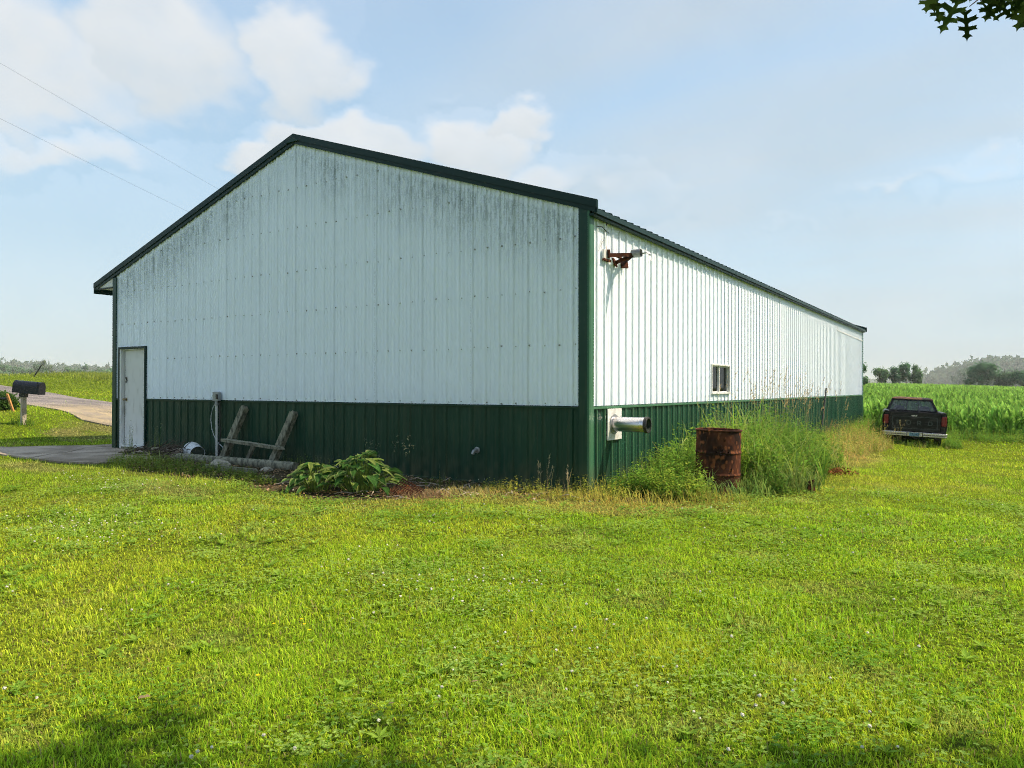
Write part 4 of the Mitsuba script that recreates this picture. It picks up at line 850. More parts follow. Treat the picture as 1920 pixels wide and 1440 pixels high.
def seed_stalks(vg, cx, cy, n, rx, ry, h, tone=(.50, .38, .20)):
    a, q = rng.uniform(0, 6.28, n), np.sqrt(rng.random(n)); x, y = cx + rx * q * np.cos(a), cy + ry * q * np.sin(a); k = ~inside(HOUSE, x - .08, y); x, y = x[k], y[k]; n = len(x)
    H = h * rng.uniform(.75, 1.12, n); hd, ln_ = rng.normal(.5, 1.2, n), np.abs(rng.normal(.28, .15, n)); z = gz(x, y)
    blades(vg, np.stack([x, y, z], 1), H, np.full(n, .0045), hd, ln_, np.tile([[.30, .34, .10]], (n, 1)), np.tile([[.42, .36, .18]], (n, 1)), 3)
    off = np.sin(ln_ * .55) * H; tipx, tipy, tz = x + np.cos(hd) * off, y + np.sin(hd) * off, z + H * np.cos(ln_ * .5)
    for _ in range(16):
        b = rng.uniform(-.20, .03, n); d = np.stack([np.cos(hd) * ln_ + rng.normal(0, .35, n), np.sin(hd) * ln_ + rng.normal(0, .35, n), np.ones(n)], 1)
        p = np.stack([tipx + np.cos(hd) * b * ln_, tipy + np.sin(hd) * b * ln_, tz + b], 1); leaves(vg, p, d, unit(rng, n), .045 * rng.uniform(.6, 1.3, n), .008, np.array(tone) * rng.uniform(.7, 1.3, (n, 1)), .1)


G1, G2, G3, STR, BRN = (.22, .40, .06), (.36, .51, .075), (.14, .28, .045), (.60, .52, .17), (.46, .35, .12)
w1 = Veg()      # tall bank behind and beside the drum
for cx, cy, rx, ry, h, n in ((.55, 2.6, .55, 1.0, .78, 90), (.70, 3.9, .65, 1.0, 1.02, 170), (.95, 4.9, .75, .9, 1.08, 170), (1.5, 3.6, .65, 1.0, .86, 150), (1.65, 2.6, .42, .6, .66, 110), (1.25, 2.3, .4, .4, .80, 60), (1.7, 4.4, .35, .8, .75, 70), (.7, 5.9, .6, .7, .95, 90), (1.4, 5.9, .7, .6, .80, 80)):
    weed_stems(w1, cx, cy, int(n * 1.25), rx, ry, h * .95, .115, G1 if rng.random() < .65 else G3, per=9); weed_grass(w1, cx, cy, int(n * 1.7), rx * 1.15, ry * 1.05, h * 1.28, .015, G1 if rng.random() < .6 else G2, 1.25, 5); weed_grass(w1, cx, cy, int(n * .5), rx * 1.15, ry * 1.1, h * 1.3, .013, (.50, .56, .20), 1.5, 5)
weed_grass(w1, 1.95, 2.2, 320, .42, .55, .62, .014, (.24, .34, .09), 1.35); weed_grass(w1, 1.9, 3.0, 260, .35, .8, .40, .010, (.36, .44, .10), 1.3)
weed_grass(w1, 1.25, 1.00, 120, .40, .14, .40, .012, (.30, .44, .14), 1.4); weed_grass(w1, 1.75, 1.35, 200, .26, .35, .34, .012, (.28, .42, .10), 1.5); weed_stems(w1, 1.85, 1.7, 60, .3, .35, .36, .08, G3, per=8); weed_grass(w1, 1.6, .75, 260, .5, .25, .16, .008, (.46, .52, .10), 1.3)
seed_stalks(w1, 1.0, 4.8, 60, .8, 1.2, 1.60); seed_stalks(w1, 1.2, 6.5, 26, .8, .9, 1.45); seed_stalks(w1, .8, 3.3, 14, .6, .6, 1.15, (.38, .42, .16))
put_veg('weeds', w1, kind='stuff', label='tall green weeds and seeding grass behind the rusty drum', cat='weeds')
w2 = Veg()      # low bank at the near corner
for cx, cy, rx, ry, h, n in ((.5, 1.2, .40, .6, .50, 90), (.75, .75, .5, .5, .44, 120), (.35, .55, .3, .4, .32, 60), (1.0, .55, .42, .35, .38, 100), (.30, 2.0, .26, .5, .58, 70), (.75, 1.7, .35, .5, .62, 90), (.9, 1.15, .25, .3, .52, 60)):
    weed_stems(w2, cx, cy, int(n * .85), rx, ry, h, .082, G1 if rng.random() < .6 else G2, per=8); weed_grass(w2, cx, cy, int(n * 1.3), rx * 1.2, ry * 1.1, h * 1.05, .010, G1, 1.3); weed_grass(w2, cx, cy, int(n * .6), rx * 1.2, ry * 1.1, h * .9, .009, (.52, .52, .18), 1.5)
weed_grass(w2, .45, -.05, 420, .9, .42, .24, .007, (.66, .62, .14), 1.3); weed_grass(w2, -.45, -.50, 420, .9, .38, .17, .006, (.62, .58, .15), 1.3); weed_grass(w2, 1.35, .35, 300, .6, .45, .26, .007, (.48, .44, .09), 1.2)
weed_grass(w2, -.35, -.22, 24, .5, .12, .40, .008, (.50, .42, .20), .6); weed_grass(w2, .1, .0, 26, .25, .2, .42, .008, (.40, .42, .10), 1.0); seed_stalks(w2, -.45, -.30, 6, .4, .08, .42, (.62, .52, .36))
weed_stems(w2, -.5, -.55, 90, .75, .25, .20, .05, (.52, .56, .10), per=6); weed_grass(w2, -1.1, -.95, 500, .7, .35, .16, .007, (.64, .57, .20), 1.5); weed_grass(w2, -1.55, -1.45, 420, .55, .40, .15, .008, (.40, .27, .14), 1.7); weed_grass(w2, .25, -.45, 500, .8, .3, .18, .007, (.62, .55, .12), 1.4); weed_stems(w2, .2, -.05, 70, .5, .22, .26, .05, (.50, .56, .09), per=6)
put_veg('weeds', w2, kind='stuff', label='low yellowing weeds round the near corner of the shed', cat='weeds')
w3 = Veg()      # dry patch before the truck
for cx, cy, rx, ry, h, n in ((.9, 14.6, .8, 1.7, .66, 240), (1.1, 11.8, .6, 1.4, .42, 150), (1.15, 16.8, .6, 1.2, .62, 150)):
    weed_stems(w3, cx, cy, n, rx, ry, h, .07, BRN if h > .5 else STR, per=8); weed_stems(w3, cx, cy, n // 2, rx, ry, h, .07, G2, per=8); weed_grass(w3, cx, cy, n * 2, rx * 1.1, ry * 1.1, h * 1.0, .014, STR, 1.2, 3)
weed_grass(w3, 1.45, 9.6, 500, .5, 1.7, .20, .013, (.64, .50, .16), 1.0, 3); seed_stalks(w3, 1.0, 14.4, 40, .8, 1.4, .8, BRN)
put_veg('weeds', w3, kind='stuff', label='dry tan and brown weeds by the wall left of the truck', cat='weeds')
w4 = Veg()      # green strip along the wall, far part
for cy in np.arange(7.0, 23.5, 1.1):
    weed_stems(w4, .35, cy, 50, .38, .8, .50 if cy < 16 else .75, .07, G1, per=8); weed_grass(w4, .45, cy, 150, .5, .8, .55 if cy < 16 else .8, .014, G2, 1.0, 3)
for cy in np.arange(6.4, 9.2, .8): weed_grass(w4, 1.1, cy, 200, .7, .6, .34, .012, G2, 1.1, 3)
put_veg('weeds', w4, kind='stuff', label='strip of green weeds along the foot of the far long wall', cat='weeds')
w5 = Veg()      # round the truck
wt = lambda x, y: (rotz(head) @ np.array([x, y, 0]) + TO)[:2]
for lx, ly, rx, ry, h, n, tone in ((-1.2, .9, .30, 1.3, .85, 170, G3), (-1.25, -.05, .32, .5, .62, 120, G3), (-1.6, .3, .3, .9, .75, 110, G1), (1.25, 1.0, .25, 1.3, .55, 90, G1), (1.15, -.2, .3, .35, .38, 70, G1), (-.2, -.30, .9, .14, .22, 60, G3)):
    x, y = wt(lx, ly); weed_stems(w5, x, y, n, rx, ry, h, .07, tone, per=8); weed_grass(w5, x, y, n * 3, rx * 1.1, ry, h, .012, tone, 1.0, 3)
for ly in (.6, 1.4, 2.2, 3.0):
    x, y = wt(0, ly); weed_grass(w5, x, y, 260, .85, .5, .40, .014, (.12, .22, .03), .8, 3)  # dense dark weeds added under the truck to deepen its shade
for k in range(40):
    x, y = wt(rng.uniform(-1.1, 1.15), rng.uniform(-.62, -.35)); weed_grass(w5, x, y, 6, .12, .06, rng.uniform(.15, .30), .009, STR if k % 3 == 0 else G2, .8, 3)
for lx, h in ((-.42, .82), (-.36, .98), (-.50, .70), (-.62, .62), (-1.05, .55), (-.75, .50)):
    x, y = wt(lx, -.32); seed_stalks(w5, x, y, 2, .03, .03, h, (.50, .44, .22))
put_veg('weeds', w5, kind='stuff', label='weeds growing up round the parked truck', cat='weeds')
w6 = Veg()      # garden bed in the shade of the gable wall
weed_stems(w6, -7.0, -1.50, 260, 1.3, .50, .20, .055, (.24, .33, .07), per=5); weed_stems(w6, -5.6, -1.60, 240, 1.2, .38, .15, .05, (.20, .29, .06), per=5); weed_stems(w6, -4.35, -1.75, 90, .5, .22, .13, .05, (.18, .27, .05), per=5)
weed_grass(w6, -7.6, -1.5, 260, .7, .35, .24, .010, (.40, .46, .10), 1.4); weed_grass(w6, -6.5, -1.9, 500, 1.6, .2, .13, .007, (.30, .36, .05), 1.2); weed_grass(w6, -7.35, -1.35, 20, .22, .12, .36, .020, (.55, .62, .30), 1.9)
weed_stems(w6, -4.2, -.35, 40, .6, .18, .22, .05, (.16, .26, .05), per=5); weed_stems(w6, -4.9, -.4, 26, .4, .12, .24, .045, (.16, .26, .05), per=5); weed_grass(w6, -3.6, -.7, 160, .5, .3, .18, .008, (.28, .34, .06), 1.2)
weed_stems(w6, -9.1, -.75, 14, .10, .10, .52, .045, (.22, .30, .14), per=7); weed_stems(w6, -8.5, -.6, 14, .10, .10, .56, .045, (.22, .30, .14), per=7)
weed_grass(w6, -1.5, -.35, 220, 1.2, .22, .11, .006, (.30, .32, .09), 1.3); weed_stems(w6, -1.9, -.5, 60, .9, .25, .10, .04, (.16, .24, .05), per=4); weed_grass(w6, -1.0, -.85, 420, .9, .25, .13, .006, (.52, .44, .12), 1.3)
weed_grass(w6, -1.62, -1.5, 260, .42, .30, .18, .007, (.42, .30, .17), 1.6); weed_grass(w6, -2.1, -.28, 3, .1, .05, .22, .006, (.4, .42, .1), .4); weed_grass(w6, -1.3, -.30, 4, .15, .05, .20, .006, (.45, .42, .12), .5)
put_veg('weeds', w6, kind='stuff', label='low weeds and ground cover in the garden bed under the gable', cat='weeds')
lit = Veg(); n = 4200; x, y = rng.uniform(-8, .3, n), rng.uniform(-2.3, -.05, n); k = inside(BED, x, y); x, y = x[k], y[k]; n = len(x)
leaves(lit, np.stack([x, y, gz(x, y) + rng.uniform(.004, .03, n)], 1), unit(rng, n) * [1, 1, .25], np.tile([[0, 0, 1.0]], (n, 1)) + unit(rng, n) * .4, rng.uniform(.02, .07, n), rng.uniform(.012, .04, n), np.array([.34, .23, .14]) * rng.uniform(.25, 1.5, (n, 1)), .2)
n = 300; x, y = rng.normal(2.02, .16, n), rng.normal(5.1, .22, n); leaves(lit, np.stack([x, y, gz(x, y) + rng.uniform(.02, .10, n)], 1), unit(rng, n) * [1, 1, .5], unit(rng, n) + [0, 0, .8], .05, .028, np.array([.34, .12, .06]) * rng.uniform(.35, 1.3, (n, 1)), .2)
put_veg('dry_leaves', lit, 'petal', kind='stuff', label='dead brown leaves and litter on the bare soil of the bed', cat='leaves')

# hosta
HO = thing('hosta', 'broad leaved hosta clump with pale edged leaves by the wainscot', 'hosta')
def hosta_leaf(c, d, up, L, W, col, rim):
    """A cupped, ribbed leaf on an arched stalk, with a pale rim; (verts, faces, colours)."""
    nu, nv = 9, 7; u = np.linspace(0, 1, nu); v = np.linspace(-1, 1, nv); s = np.cross(up, d); s /= np.linalg.norm(s); n_ = np.cross(d, s)
    wd = np.sin(np.pi * np.clip(u, 0, 1) ** .72) ** .85 * (1 - .12 * u); V, C = np.zeros((nu, nv, 3)), np.zeros((nu, nv, 3))
    for i_, uu in enumerate(u):
        for j_, vv in enumerate(v):
            bend = -.38 * uu ** 2 * L; V[i_, j_] = c + d * uu * L + s * vv * wd[i_] * W / 2 + n_ * (abs(vv) ** 1.4 * wd[i_] * W * .22 + .010 * math.cos(vv * 14)) + up * bend
            e = abs(vv) > .9 or uu > .97; C[i_, j_] = rim if e else col * (.85 + .3 * ((j_ + i_) % 2))
    a_, b_ = np.meshgrid(np.arange(nu - 1), np.arange(nv - 1), indexing='ij'); f = np.stack([a_ * nv + b_, (a_ + 1) * nv + b_, (a_ + 1) * nv + b_ + 1, a_ * nv + b_ + 1], -1).reshape(-1, 4)
    return V.reshape(-1, 3), np.vstack([f[:, [0, 1, 2]], f[:, [0, 2, 3]]]), C.reshape(-1, 3)
rh = np.random.default_rng(21); stalk = MB()
for k in range(190):
    big = k < 120; cxy = np.array([-2.42, -1.58]) if k % 3 else np.array([-2.95, -1.85])
    a = rh.uniform(0, 6.28); q = math.sqrt(rh.random()); reach = q * (.50 if k % 3 else .36); base = np.array([cxy[0] + .2 * math.cos(a) * q, cxy[1] + .16 * math.sin(a) * q, -.07])
    hgt = (.46 * (1 - .75 * q ** 1.6) + rh.uniform(-.04, .05)) * (1 if k % 3 else .75); c = np.array([cxy[0] + reach * math.cos(a), cxy[1] + reach * .85 * math.sin(a), -.05 + max(hgt, .05)])
    d = np.array([math.cos(a) + rh.normal(0, .3), math.sin(a) + rh.normal(0, .3), rh.uniform(-.30, .55)]); d /= np.linalg.norm(d)
    L = rh.uniform(.13, .22) if big else rh.uniform(.08, .14); col = np.array([.075, .185, .045]) * rh.uniform(.5, 1.4) if rh.random() < .80 else np.array([.30, .40, .10]) * rh.uniform(.8, 1.15)
    Vv, Ff, Cc = hosta_leaf(c, d, np.array([rh.normal(0, .15), rh.normal(0, .15), 1.0]), L, L * rh.uniform(.50, .68), col, np.array([.34, .42, .16]) if rh.random() < .6 else col * 1.2)
    put('leaf', (Vv, Ff), 'leaf_glossy', True, color=Cc, parent=HO)
    stalk.tube([base, (base + c) / 2 + [0, 0, .05], c], .005, 4)
sv, sf = stalk.out(); put('stalks', (sv, sf), 'leaf_thin', False, color=np.tile([[.22, .33, .08]], (len(sv), 1)), parent=HO, kind='stuff')
for k, (x, y, h) in enumerate(((-2.52, -1.30, .66), (-2.40, -1.32, .62), (-2.18, -1.25, .72), (-1.98, -1.28, .66), (-1.88, -1.3, .74), (-2.62, -1.32, .70))):
    fs = Veg(); weed_grass(fs, x, y, 1, .001, .001, h * .80, .010, (.26, .34, .12), .25, 4); n = 12; p = np.stack([x + rh.normal(.03, .02, n), y + rh.normal(0, .02, n), h - .07 - rh.uniform(0, .20, n)], 1); leaves(fs, p, unit(rh, n) + [0, 0, .2], unit(rh, n), .035, .014, np.array([.22, .24, .17]) * rh.uniform(.5, 1.3, (n, 1)), .2); put_veg('flower_stalk', fs, parent=HO)
# shrub by the left edge
sh = thing('shrub', 'dark green bushy shrub at the left edge behind the mailbox', 'shrub'); vg = Veg(); n = 2600; c0 = np.array([-20.55, 1.75, .80]); p = c0 + unit(rng, n) * np.array([.95, .55, .36]) * rng.random((n, 1)) ** .4; leaves(vg, p, unit(rng, n), unit(rng, n) + [0, 0, .6], .11, .06, np.array([.085, .16, .04]) * rng.uniform(.5, 1.5, (n, 1)), .15); put_veg('foliage', vg, parent=sh)
bs = MB(); [bs.tube([(-20.55 + .12 * q, 1.75, .45), (-20.55 + .3 * q, 1.75 + .06 * q, .95)], .018, 5) for q in (-2, -1, 0, 1, 2)]; put('stems', bs.out(), 'bark', parent=sh)
vg = Veg(); weed_grass(vg, -15.88, .42, 160, .35, .3, .28, .012, (.16, .27, .04), 1.0, 3); put_veg('grass_tuft', vg, label='dark grass tuft round the foot of the mailbox post', cat='grass')

# tall grass on the bank beyond the lane, verge before the corn
bank = Veg()
for n, r0, r1, h, w in ((9000, 27, 48, .34, .030), (14000, 46, 75, .62, .050), (6000, 75, 125, .55, .085)):
    rad = np.sqrt(rng.uniform(r0 ** 2, r1 ** 2, n)); az = rng.uniform(-1.30, -1.05, n); x, y = CAM[0] + rad * np.sin(az), CAM[1] + rad * np.cos(az); yr = 8.4 - .2 * (x + 26.4)
    k = (y > yr + .5) & ~inside(ROAD, x, y); x, y, yr = x[k], y[k], yr[k]; n = len(x); d = y - yr; mown = sstep(5.5, 7.5, d + 1.5 * (fb(x, y, .3) - .5) * 2)
    c = (np.array([.30, .40, .045]) * (1 - mown[:, None]) + np.array([.30, .36, .075]) * mown[:, None]) * rng.uniform(.7, 1.25, (n, 1)) * (.8 + .45 * fb(x, y, .25)[:, None])
    blades(bank, np.stack([x, y, gz(x, y) - .03], 1), h * rng.uniform(.6, 1.2, n) * (.22 + .78 * mown), w * rng.uniform(.6, 1.3, n), rng.uniform(0, 6.28, n), np.clip(rng.normal(.7, .4, n), .1, 1.6), c * .75, c * 1.1, 2)
put_veg('meadow_grass', bank, kind='stuff', label='tall grass on the rising bank beyond the lane', cat='grass')
ver = Veg()
for cx in np.arange(-6, 14, .8):
    weed_stems(ver, cx, 25.3 + rng.normal(0, .2), 60, .7, .8, .50, .09, G1 if rng.random() < .5 else G3, per=7); weed_grass(ver, cx, 25.4 + .02 * cx + rng.normal(0, .2), 150, .7, .9, .42, .016, G1 if rng.random() < .5 else G2, .9, 3)
put_veg('verge_grass', ver, kind='stuff', label='rough green grass strip along the front of the corn', cat='grass')

# ------------------------------------------------------------------ corn
def corn_mesh(seed, nleaf, seg, wmul=1.0):
    """One young maize plant about a metre tall: stalk and arching strap leaves in two ranks."""
    r = np.random.default_rng(seed); vg = Veg(); g = np.array([.25, .45, .085])
    st = MB().tube([(0, 0, -.05), (.01, 0, .4), (.0, .01, .86)], [.016, .013, .006], 5 if seg > 2 else 3, caps=False); v, f = st.out(); vg.add(v, f, g * 1.1)
    z = np.linspace(.10, .86, nleaf); hd = np.where(np.arange(nleaf) % 2 == 0, 0, np.pi) + r.normal(0, .35, nleaf)
    c = g * r.uniform(.5, 1.5, (nleaf, 1)); blades(vg, np.stack([0 * z, 0 * z, z], 1), r.uniform(.50, .80, nleaf) * (1 - .35 * (z > .7)), np.full(nleaf, .085 * wmul), hd, r.uniform(1.2, 2.3, nleaf) * (1 - .45 * (z > .72)), c, c * 1.1, seg)
    return vg
NEARC = [corn_mesh(100 + k, 11, 6) for k in range(4)]
MIDC = [corn_mesh(120 + k, 9, 3, 1.2) for k in range(4)]
FARC = [corn_mesh(140 + k, 7, 2, 1.9) for k in range(3)]
rc = np.random.default_rng(77); pts = []
for y0, y1, sp, rw in ((26.8, 45, .20, .76), (45, 80, .30, .76), (80, 185, .75, 1.1)):
    for y in np.arange(y0, y1, rw):
        xl, xr = CAM[0] - .150 * (y - CAM[1]) - 3.0, CAM[0] + .045 * (y - CAM[1]) + 3.5
        x = np.arange(xl, xr, sp) + rc.normal(0, .04, len(np.arange(xl, xr, sp))); pts.append(np.stack([x, y + rc.normal(0, .05, len(x)) + .02 * x, np.full(len(x), 0 if y < 45 else 1 if y < 80 else 2)], 1))
pts = np.vstack(pts); pts = pts[(pts[:, 1] > 26.6)]
near = np.hypot(pts[:, 0] - CAM[0], pts[:, 1] - CAM[1]); infr = np.abs(np.arctan2(pts[:, 0] - CAM[0], pts[:, 1] - CAM[1]) + .03) < .115
order = np.argsort(near + 1000 * ~(infr & (pts[:, 2] == 0) & (np.arctan2(pts[:, 0] - CAM[0], pts[:, 1] - CAM[1]) > -.13)))
single = order[:300]; rest = order[300:]
for q, vg in enumerate(NEARC):
    scene['corn_group_%d' % q] = {'type': 'shapegroup', 'plant': ply(vg.out(), 'leaf_glossy', False, color=vg.col())}
for q, i_ in enumerate(single):
    k = numbered('corn_plant'); x, y = pts[i_, :2]; s_ = float(rc.uniform(.85, 1.2))
    scene[k] = {'type': 'instance', 'sg': {'type': 'ref', 'id': 'corn_group_%d' % (q % 4)}, 'to_world': T().translate([float(x), float(y), float(gz(x, y))]).rotate([0, 0, 1], float(rc.uniform(0, 360))).scale(s_)}
    labels[k] = {'label': 'young green corn plant in the front rows of the field right of the truck', 'category': 'corn', 'group': 'corn plants in the front rows'}
cf = Veg()
for lvl, bank_ in ((0, MIDC), (1, MIDC), (2, FARC)):
    idx = rest[pts[rest, 2] == lvl]
    for q, vg in enumerate(bank_):
        sel = idx[q::len(bank_)]; n = len(sel); V, F = vg.out(); C = vg.col(); a = rc.uniform(0, 6.28, n); s_ = rc.uniform(.85, 1.22, n); ca, sa = np.cos(a), np.sin(a)
        W = np.stack([(V[None, :, 0] * ca[:, None] - V[None, :, 1] * sa[:, None]) * s_[:, None] + pts[sel, 0][:, None], (V[None, :, 0] * sa[:, None] + V[None, :, 1] * ca[:, None]) * s_[:, None] + pts[sel, 1][:, None], V[None, :, 2] * s_[:, None] + gz(pts[sel, 0], pts[sel, 1])[:, None]], -1)
        cf.add(W, (F[None] + (np.arange(n) * len(V))[:, None, None]), C[None] * rc.uniform(.8, 1.2, (n, 1, 1)) * (1 + .25 * (fb(pts[sel, 0], pts[sel, 1], .08)[:, None, None] - .5)))
put_veg('corn_field', cf, 'leaf_glossy', kind='stuff', label='wide field of young green corn behind the truck', cat='corn')


# ------------------------------------------------------------------ far trees, woods, hills
def soft(a, b):
    n_ = a / (np.linalg.norm(a, axis=-1, keepdims=True) + 1e-9) + .6 * b / (np.linalg.norm(b, axis=-1, keepdims=True) + 1e-9) + [0, 0, .35]; return n_ / np.linalg.norm(n_, axis=-1, keepdims=True)
BALL = trimesh.creation.icosphere(1, 1.0)
def crown(vg, c, rx, ry, rz, n, size, tone, r, lumps=9):
    """Leaf clumps through an uneven crown: light and dark masses with gaps."""
    lc = c + unit(r, lumps) * np.array([rx, ry, rz]) * r.uniform(.35, .80, (lumps, 1)); lr = r.uniform(.30, .55, lumps)
    w = r.integers(0, lumps, n); p = lc[w] + unit(r, n) * (np.array([rx, ry, rz]) * lr[w][:, None]) * r.uniform(.55, 1.05, (n, 1))
    col = np.array(tone) * (r.uniform(.65, 1.35, lumps)[w] * r.uniform(.85, 1.15, n))[:, None]
    leaves(vg, p, unit(r, n), unit(r, n) + [0, 0, .5], size * r.uniform(.6, 1.4, n), size * .75, col, .2, soft(p - lc[w], p - c))
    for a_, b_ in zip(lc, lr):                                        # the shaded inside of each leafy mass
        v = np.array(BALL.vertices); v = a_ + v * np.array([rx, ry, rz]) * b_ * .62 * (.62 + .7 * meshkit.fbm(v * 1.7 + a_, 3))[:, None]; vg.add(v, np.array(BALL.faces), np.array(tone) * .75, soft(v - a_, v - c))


def tree(x, y, h, rx, tone, seed, label, bot=.22, n=900, size=None, narrow=1.0):
    r = np.random.default_rng(seed); z = float(gz(x, y)); t = thing('tree', label, 'tree'); size = size or h * .055
    tk = MB(); tk.tube([(x, y, z - .3), (x + r.normal(0, .1), y, z + h * .3), (x + r.normal(0, .25), y, z + h * .8)], [h * .026, h * .018, h * .005], 6)
    for q in range(7):
        a = r.uniform(0, 6.28); z0 = z + h * r.uniform(.25, .6); tk.tube([(x, y, z0), (x + .3 * rx * math.cos(a), y + .3 * rx * math.sin(a), z0 + h * .08), (x + .65 * rx * math.cos(a), y + .65 * rx * math.sin(a), z0 + h * .2)], [h * .010, h * .007, h * .003], 4)
    put('trunk', tk.out(), 'bark', parent=t)
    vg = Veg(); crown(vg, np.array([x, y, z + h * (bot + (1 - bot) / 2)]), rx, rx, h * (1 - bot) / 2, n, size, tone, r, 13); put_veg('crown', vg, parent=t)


TG_ = (.095, .215, .105)
tree(-13.6, 121, 4.9, 1.5, (.08, .18, .08), 1, 'slim dark tree just beyond the far corner of the shed', .05, 700)
tree(-27.6, 268, 8.0, 3.3, (.13, .24, .10), 2, 'thin pale tree, leftmost of the row behind the corn', .12, 800, .55)
tree(-24.1, 271, 7.3, 3.0, TG_, 3, 'rounded dark tree, second from left in the row behind the corn', .06, 1000)
tree(-20.6, 273, 8.8, 2.6, TG_, 4, 'tall dark tree with a pointed crown in the row behind the corn', .05, 1100)
tree(-17.6, 275, 9.2, 2.4, (.12, .23, .10), 5, 'rightmost tree of the row behind the corn, with a lighter crown', .05, 1100)
tree(-1.0, 340, 11.2, 6.8, TG_, 6, 'broad dark tree, first of the large trees at the right', .03, 2000, .60)
tree(7.4, 345, 10.2, 5.6, (.11, .22, .10), 7, 'large tree in the middle of the group at the right edge', .03, 1600, .60)
tree(13.6, 338, 9.0, 5.0, TG_, 8, 'dark tree of the right group, standing at the picture edge', .02, 1300, .58)
tree(20.5, 345, 9.4, 5.6, TG_, 9, 'tree of the right group, mostly outside the picture', .03, 1000, .60)
tree(-715, 328, 23.5, 6.0, (.085, .15, .065), 10, 'tall tree rising above the woods behind the mailbox', .25, 700, .75)
tree(-654, 372, 25.0, 9.0, (.08, .14, .06), 11, 'tall dark tree above the woods beside the shed corner', .2, 900, .8)
wd = Veg(); r = np.random.default_rng(31)
for q in range(120):
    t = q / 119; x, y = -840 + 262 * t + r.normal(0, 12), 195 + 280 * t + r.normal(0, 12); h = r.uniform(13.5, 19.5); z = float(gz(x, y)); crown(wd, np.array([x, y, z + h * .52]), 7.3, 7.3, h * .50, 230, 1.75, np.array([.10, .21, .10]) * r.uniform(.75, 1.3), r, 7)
put_veg('woods', wd, kind='stuff', label='woods in the distance beyond the bank at the left', cat='woods')
wd = Veg()
for q in range(70):
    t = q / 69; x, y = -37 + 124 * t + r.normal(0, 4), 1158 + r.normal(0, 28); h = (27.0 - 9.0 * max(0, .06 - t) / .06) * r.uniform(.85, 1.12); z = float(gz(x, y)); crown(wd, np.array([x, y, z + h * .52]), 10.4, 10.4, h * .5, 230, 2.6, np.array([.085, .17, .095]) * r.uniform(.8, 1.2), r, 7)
put_veg('woods', wd, kind='stuff', label='hazy woods behind the large trees at the right', cat='woods')


def far_ridge(pts_, depth, hmax, n, size, tone, seed, label):
    """A distant wooded rise: an earth bank clad in tree crowns."""
    r = np.random.default_rng(seed); p = np.array(pts_, float); vg = Veg(); t = r.random(n); k = np.clip((t * (len(p) - 1)).astype(int), 0, len(p) - 2); f = t * (len(p) - 1) - k; c = p[k] * (1 - f[:, None]) + p[k + 1] * f[:, None]
    hh = c[:, 2] * (.86 + .28 * meshkit.fbm(np.stack([t * len(p) * 6, t * 0, t * 0], -1), 3, seed)); u = np.sqrt(r.random(n))
    v = np.stack([c[:, 0] + r.normal(0, depth, n), c[:, 1] + r.normal(0, depth, n), gz(c[:, 0], c[:, 1]) + hh * u], 1)
    leaves(vg, v, unit(r, n), unit(r, n) + [0, 0, .6], size * r.uniform(.6, 1.4, n), size, np.array(tone) * r.uniform(.8, 1.2, (n, 1)), .2, soft(unit(r, n) * .6 + [0, 0, 1.0], np.tile([[.5, -.4, .8]], (n, 1)))); put_veg('hills', vg, kind='structure', label=label)


far_ridge([(-1578, 426, 39), (-1508, 584, 42), (-1456, 706, 38), (-1386, 846, 29), (-1298, 986, 25)], 24, 24, 5200, 9.5, (.075, .13, .10), 41, 'low wooded rise behind the left woods')
far_ridge([(-128, 1810, 18), (-57, 1810, 40), (-5, 1810, 60), (53, 1800, 57), (175, 1790, 50)], 20, 30, 3600, 10.0, (.075, .13, .10), 42, 'pale wooded hill behind the trees at the right')
far_ridge([(-840, 3400, 20), (-500, 3440, 33), (-300, 3440, 32), (-160, 3440, 30), (0, 3400, 32), (240, 3400, 36)], 28, 20, 3200, 14.0, (.075, .13, .10), 43, 'faint far tree line on the horizon')

# ------------------------------------------------------------------ the oak above the photographer
OAK = thing('oak_tree', 'pin oak whose dark lobed leaves hang into the upper right corner', 'tree')
half = [(.0, .0), (.012, .06), (.02, .16), (.16, .10), (.20, .155), (.13, .21), (.045, .27), (.05, .36), (.20, .33), (.30, .30), (.27, .37), (.345, .41), (.25, .455), (.12, .48), (.055, .53), (.06, .60), (.17, .60), (.28, .60), (.245, .66), (.295, .72), (.18, .71), (.08, .72), (.055, .79), (.11, .83), (.16, .88), (.075, .885), (.03, .92), (.0, 1.0)]
outl = half + [(-x, y) for x, y in half[-2:0:-1]]
lm = trimesh.creation.triangulate_polygon(Polygon(outl), engine='earcut'); LV2, LF2 = np.array(lm[0]), np.array(lm[1])
def oak_leaf(c, d, nrm, L, curl):
    d = d / np.linalg.norm(d); s = np.cross(nrm, d); s /= np.linalg.norm(s); n_ = np.cross(d, s)
    return c + d * (LV2[:, 1:2] * L) + s * (LV2[:, 0:1] * L * .95) + n_ * ((np.abs(LV2[:, 0:1]) ** 1.5 * curl - LV2[:, 1:2] ** 2 * curl * .5) * L)
ro = np.random.default_rng(9); RX = np.array([math.cos(YAW), -math.sin(YAW), 0]); FW = np.array([math.sin(YAW), math.cos(YAW), 0])
W_ = lambda s, z, d=0.: np.array([4.125, -4.875, -.035]) + RX * s + FW * d + np.array([0, 0, z])
tw = MB(); tw.tube([W_(1.5, 4.2, -.5), W_(.9, 3.55, -.1), W_(.52, 3.20, .02), W_(.30, 3.06, .05), W_(.10, 3.02, .0), W_(-.04, 3.00, -.02)], [.030, .018, .009, .006, .004, .002], 6)
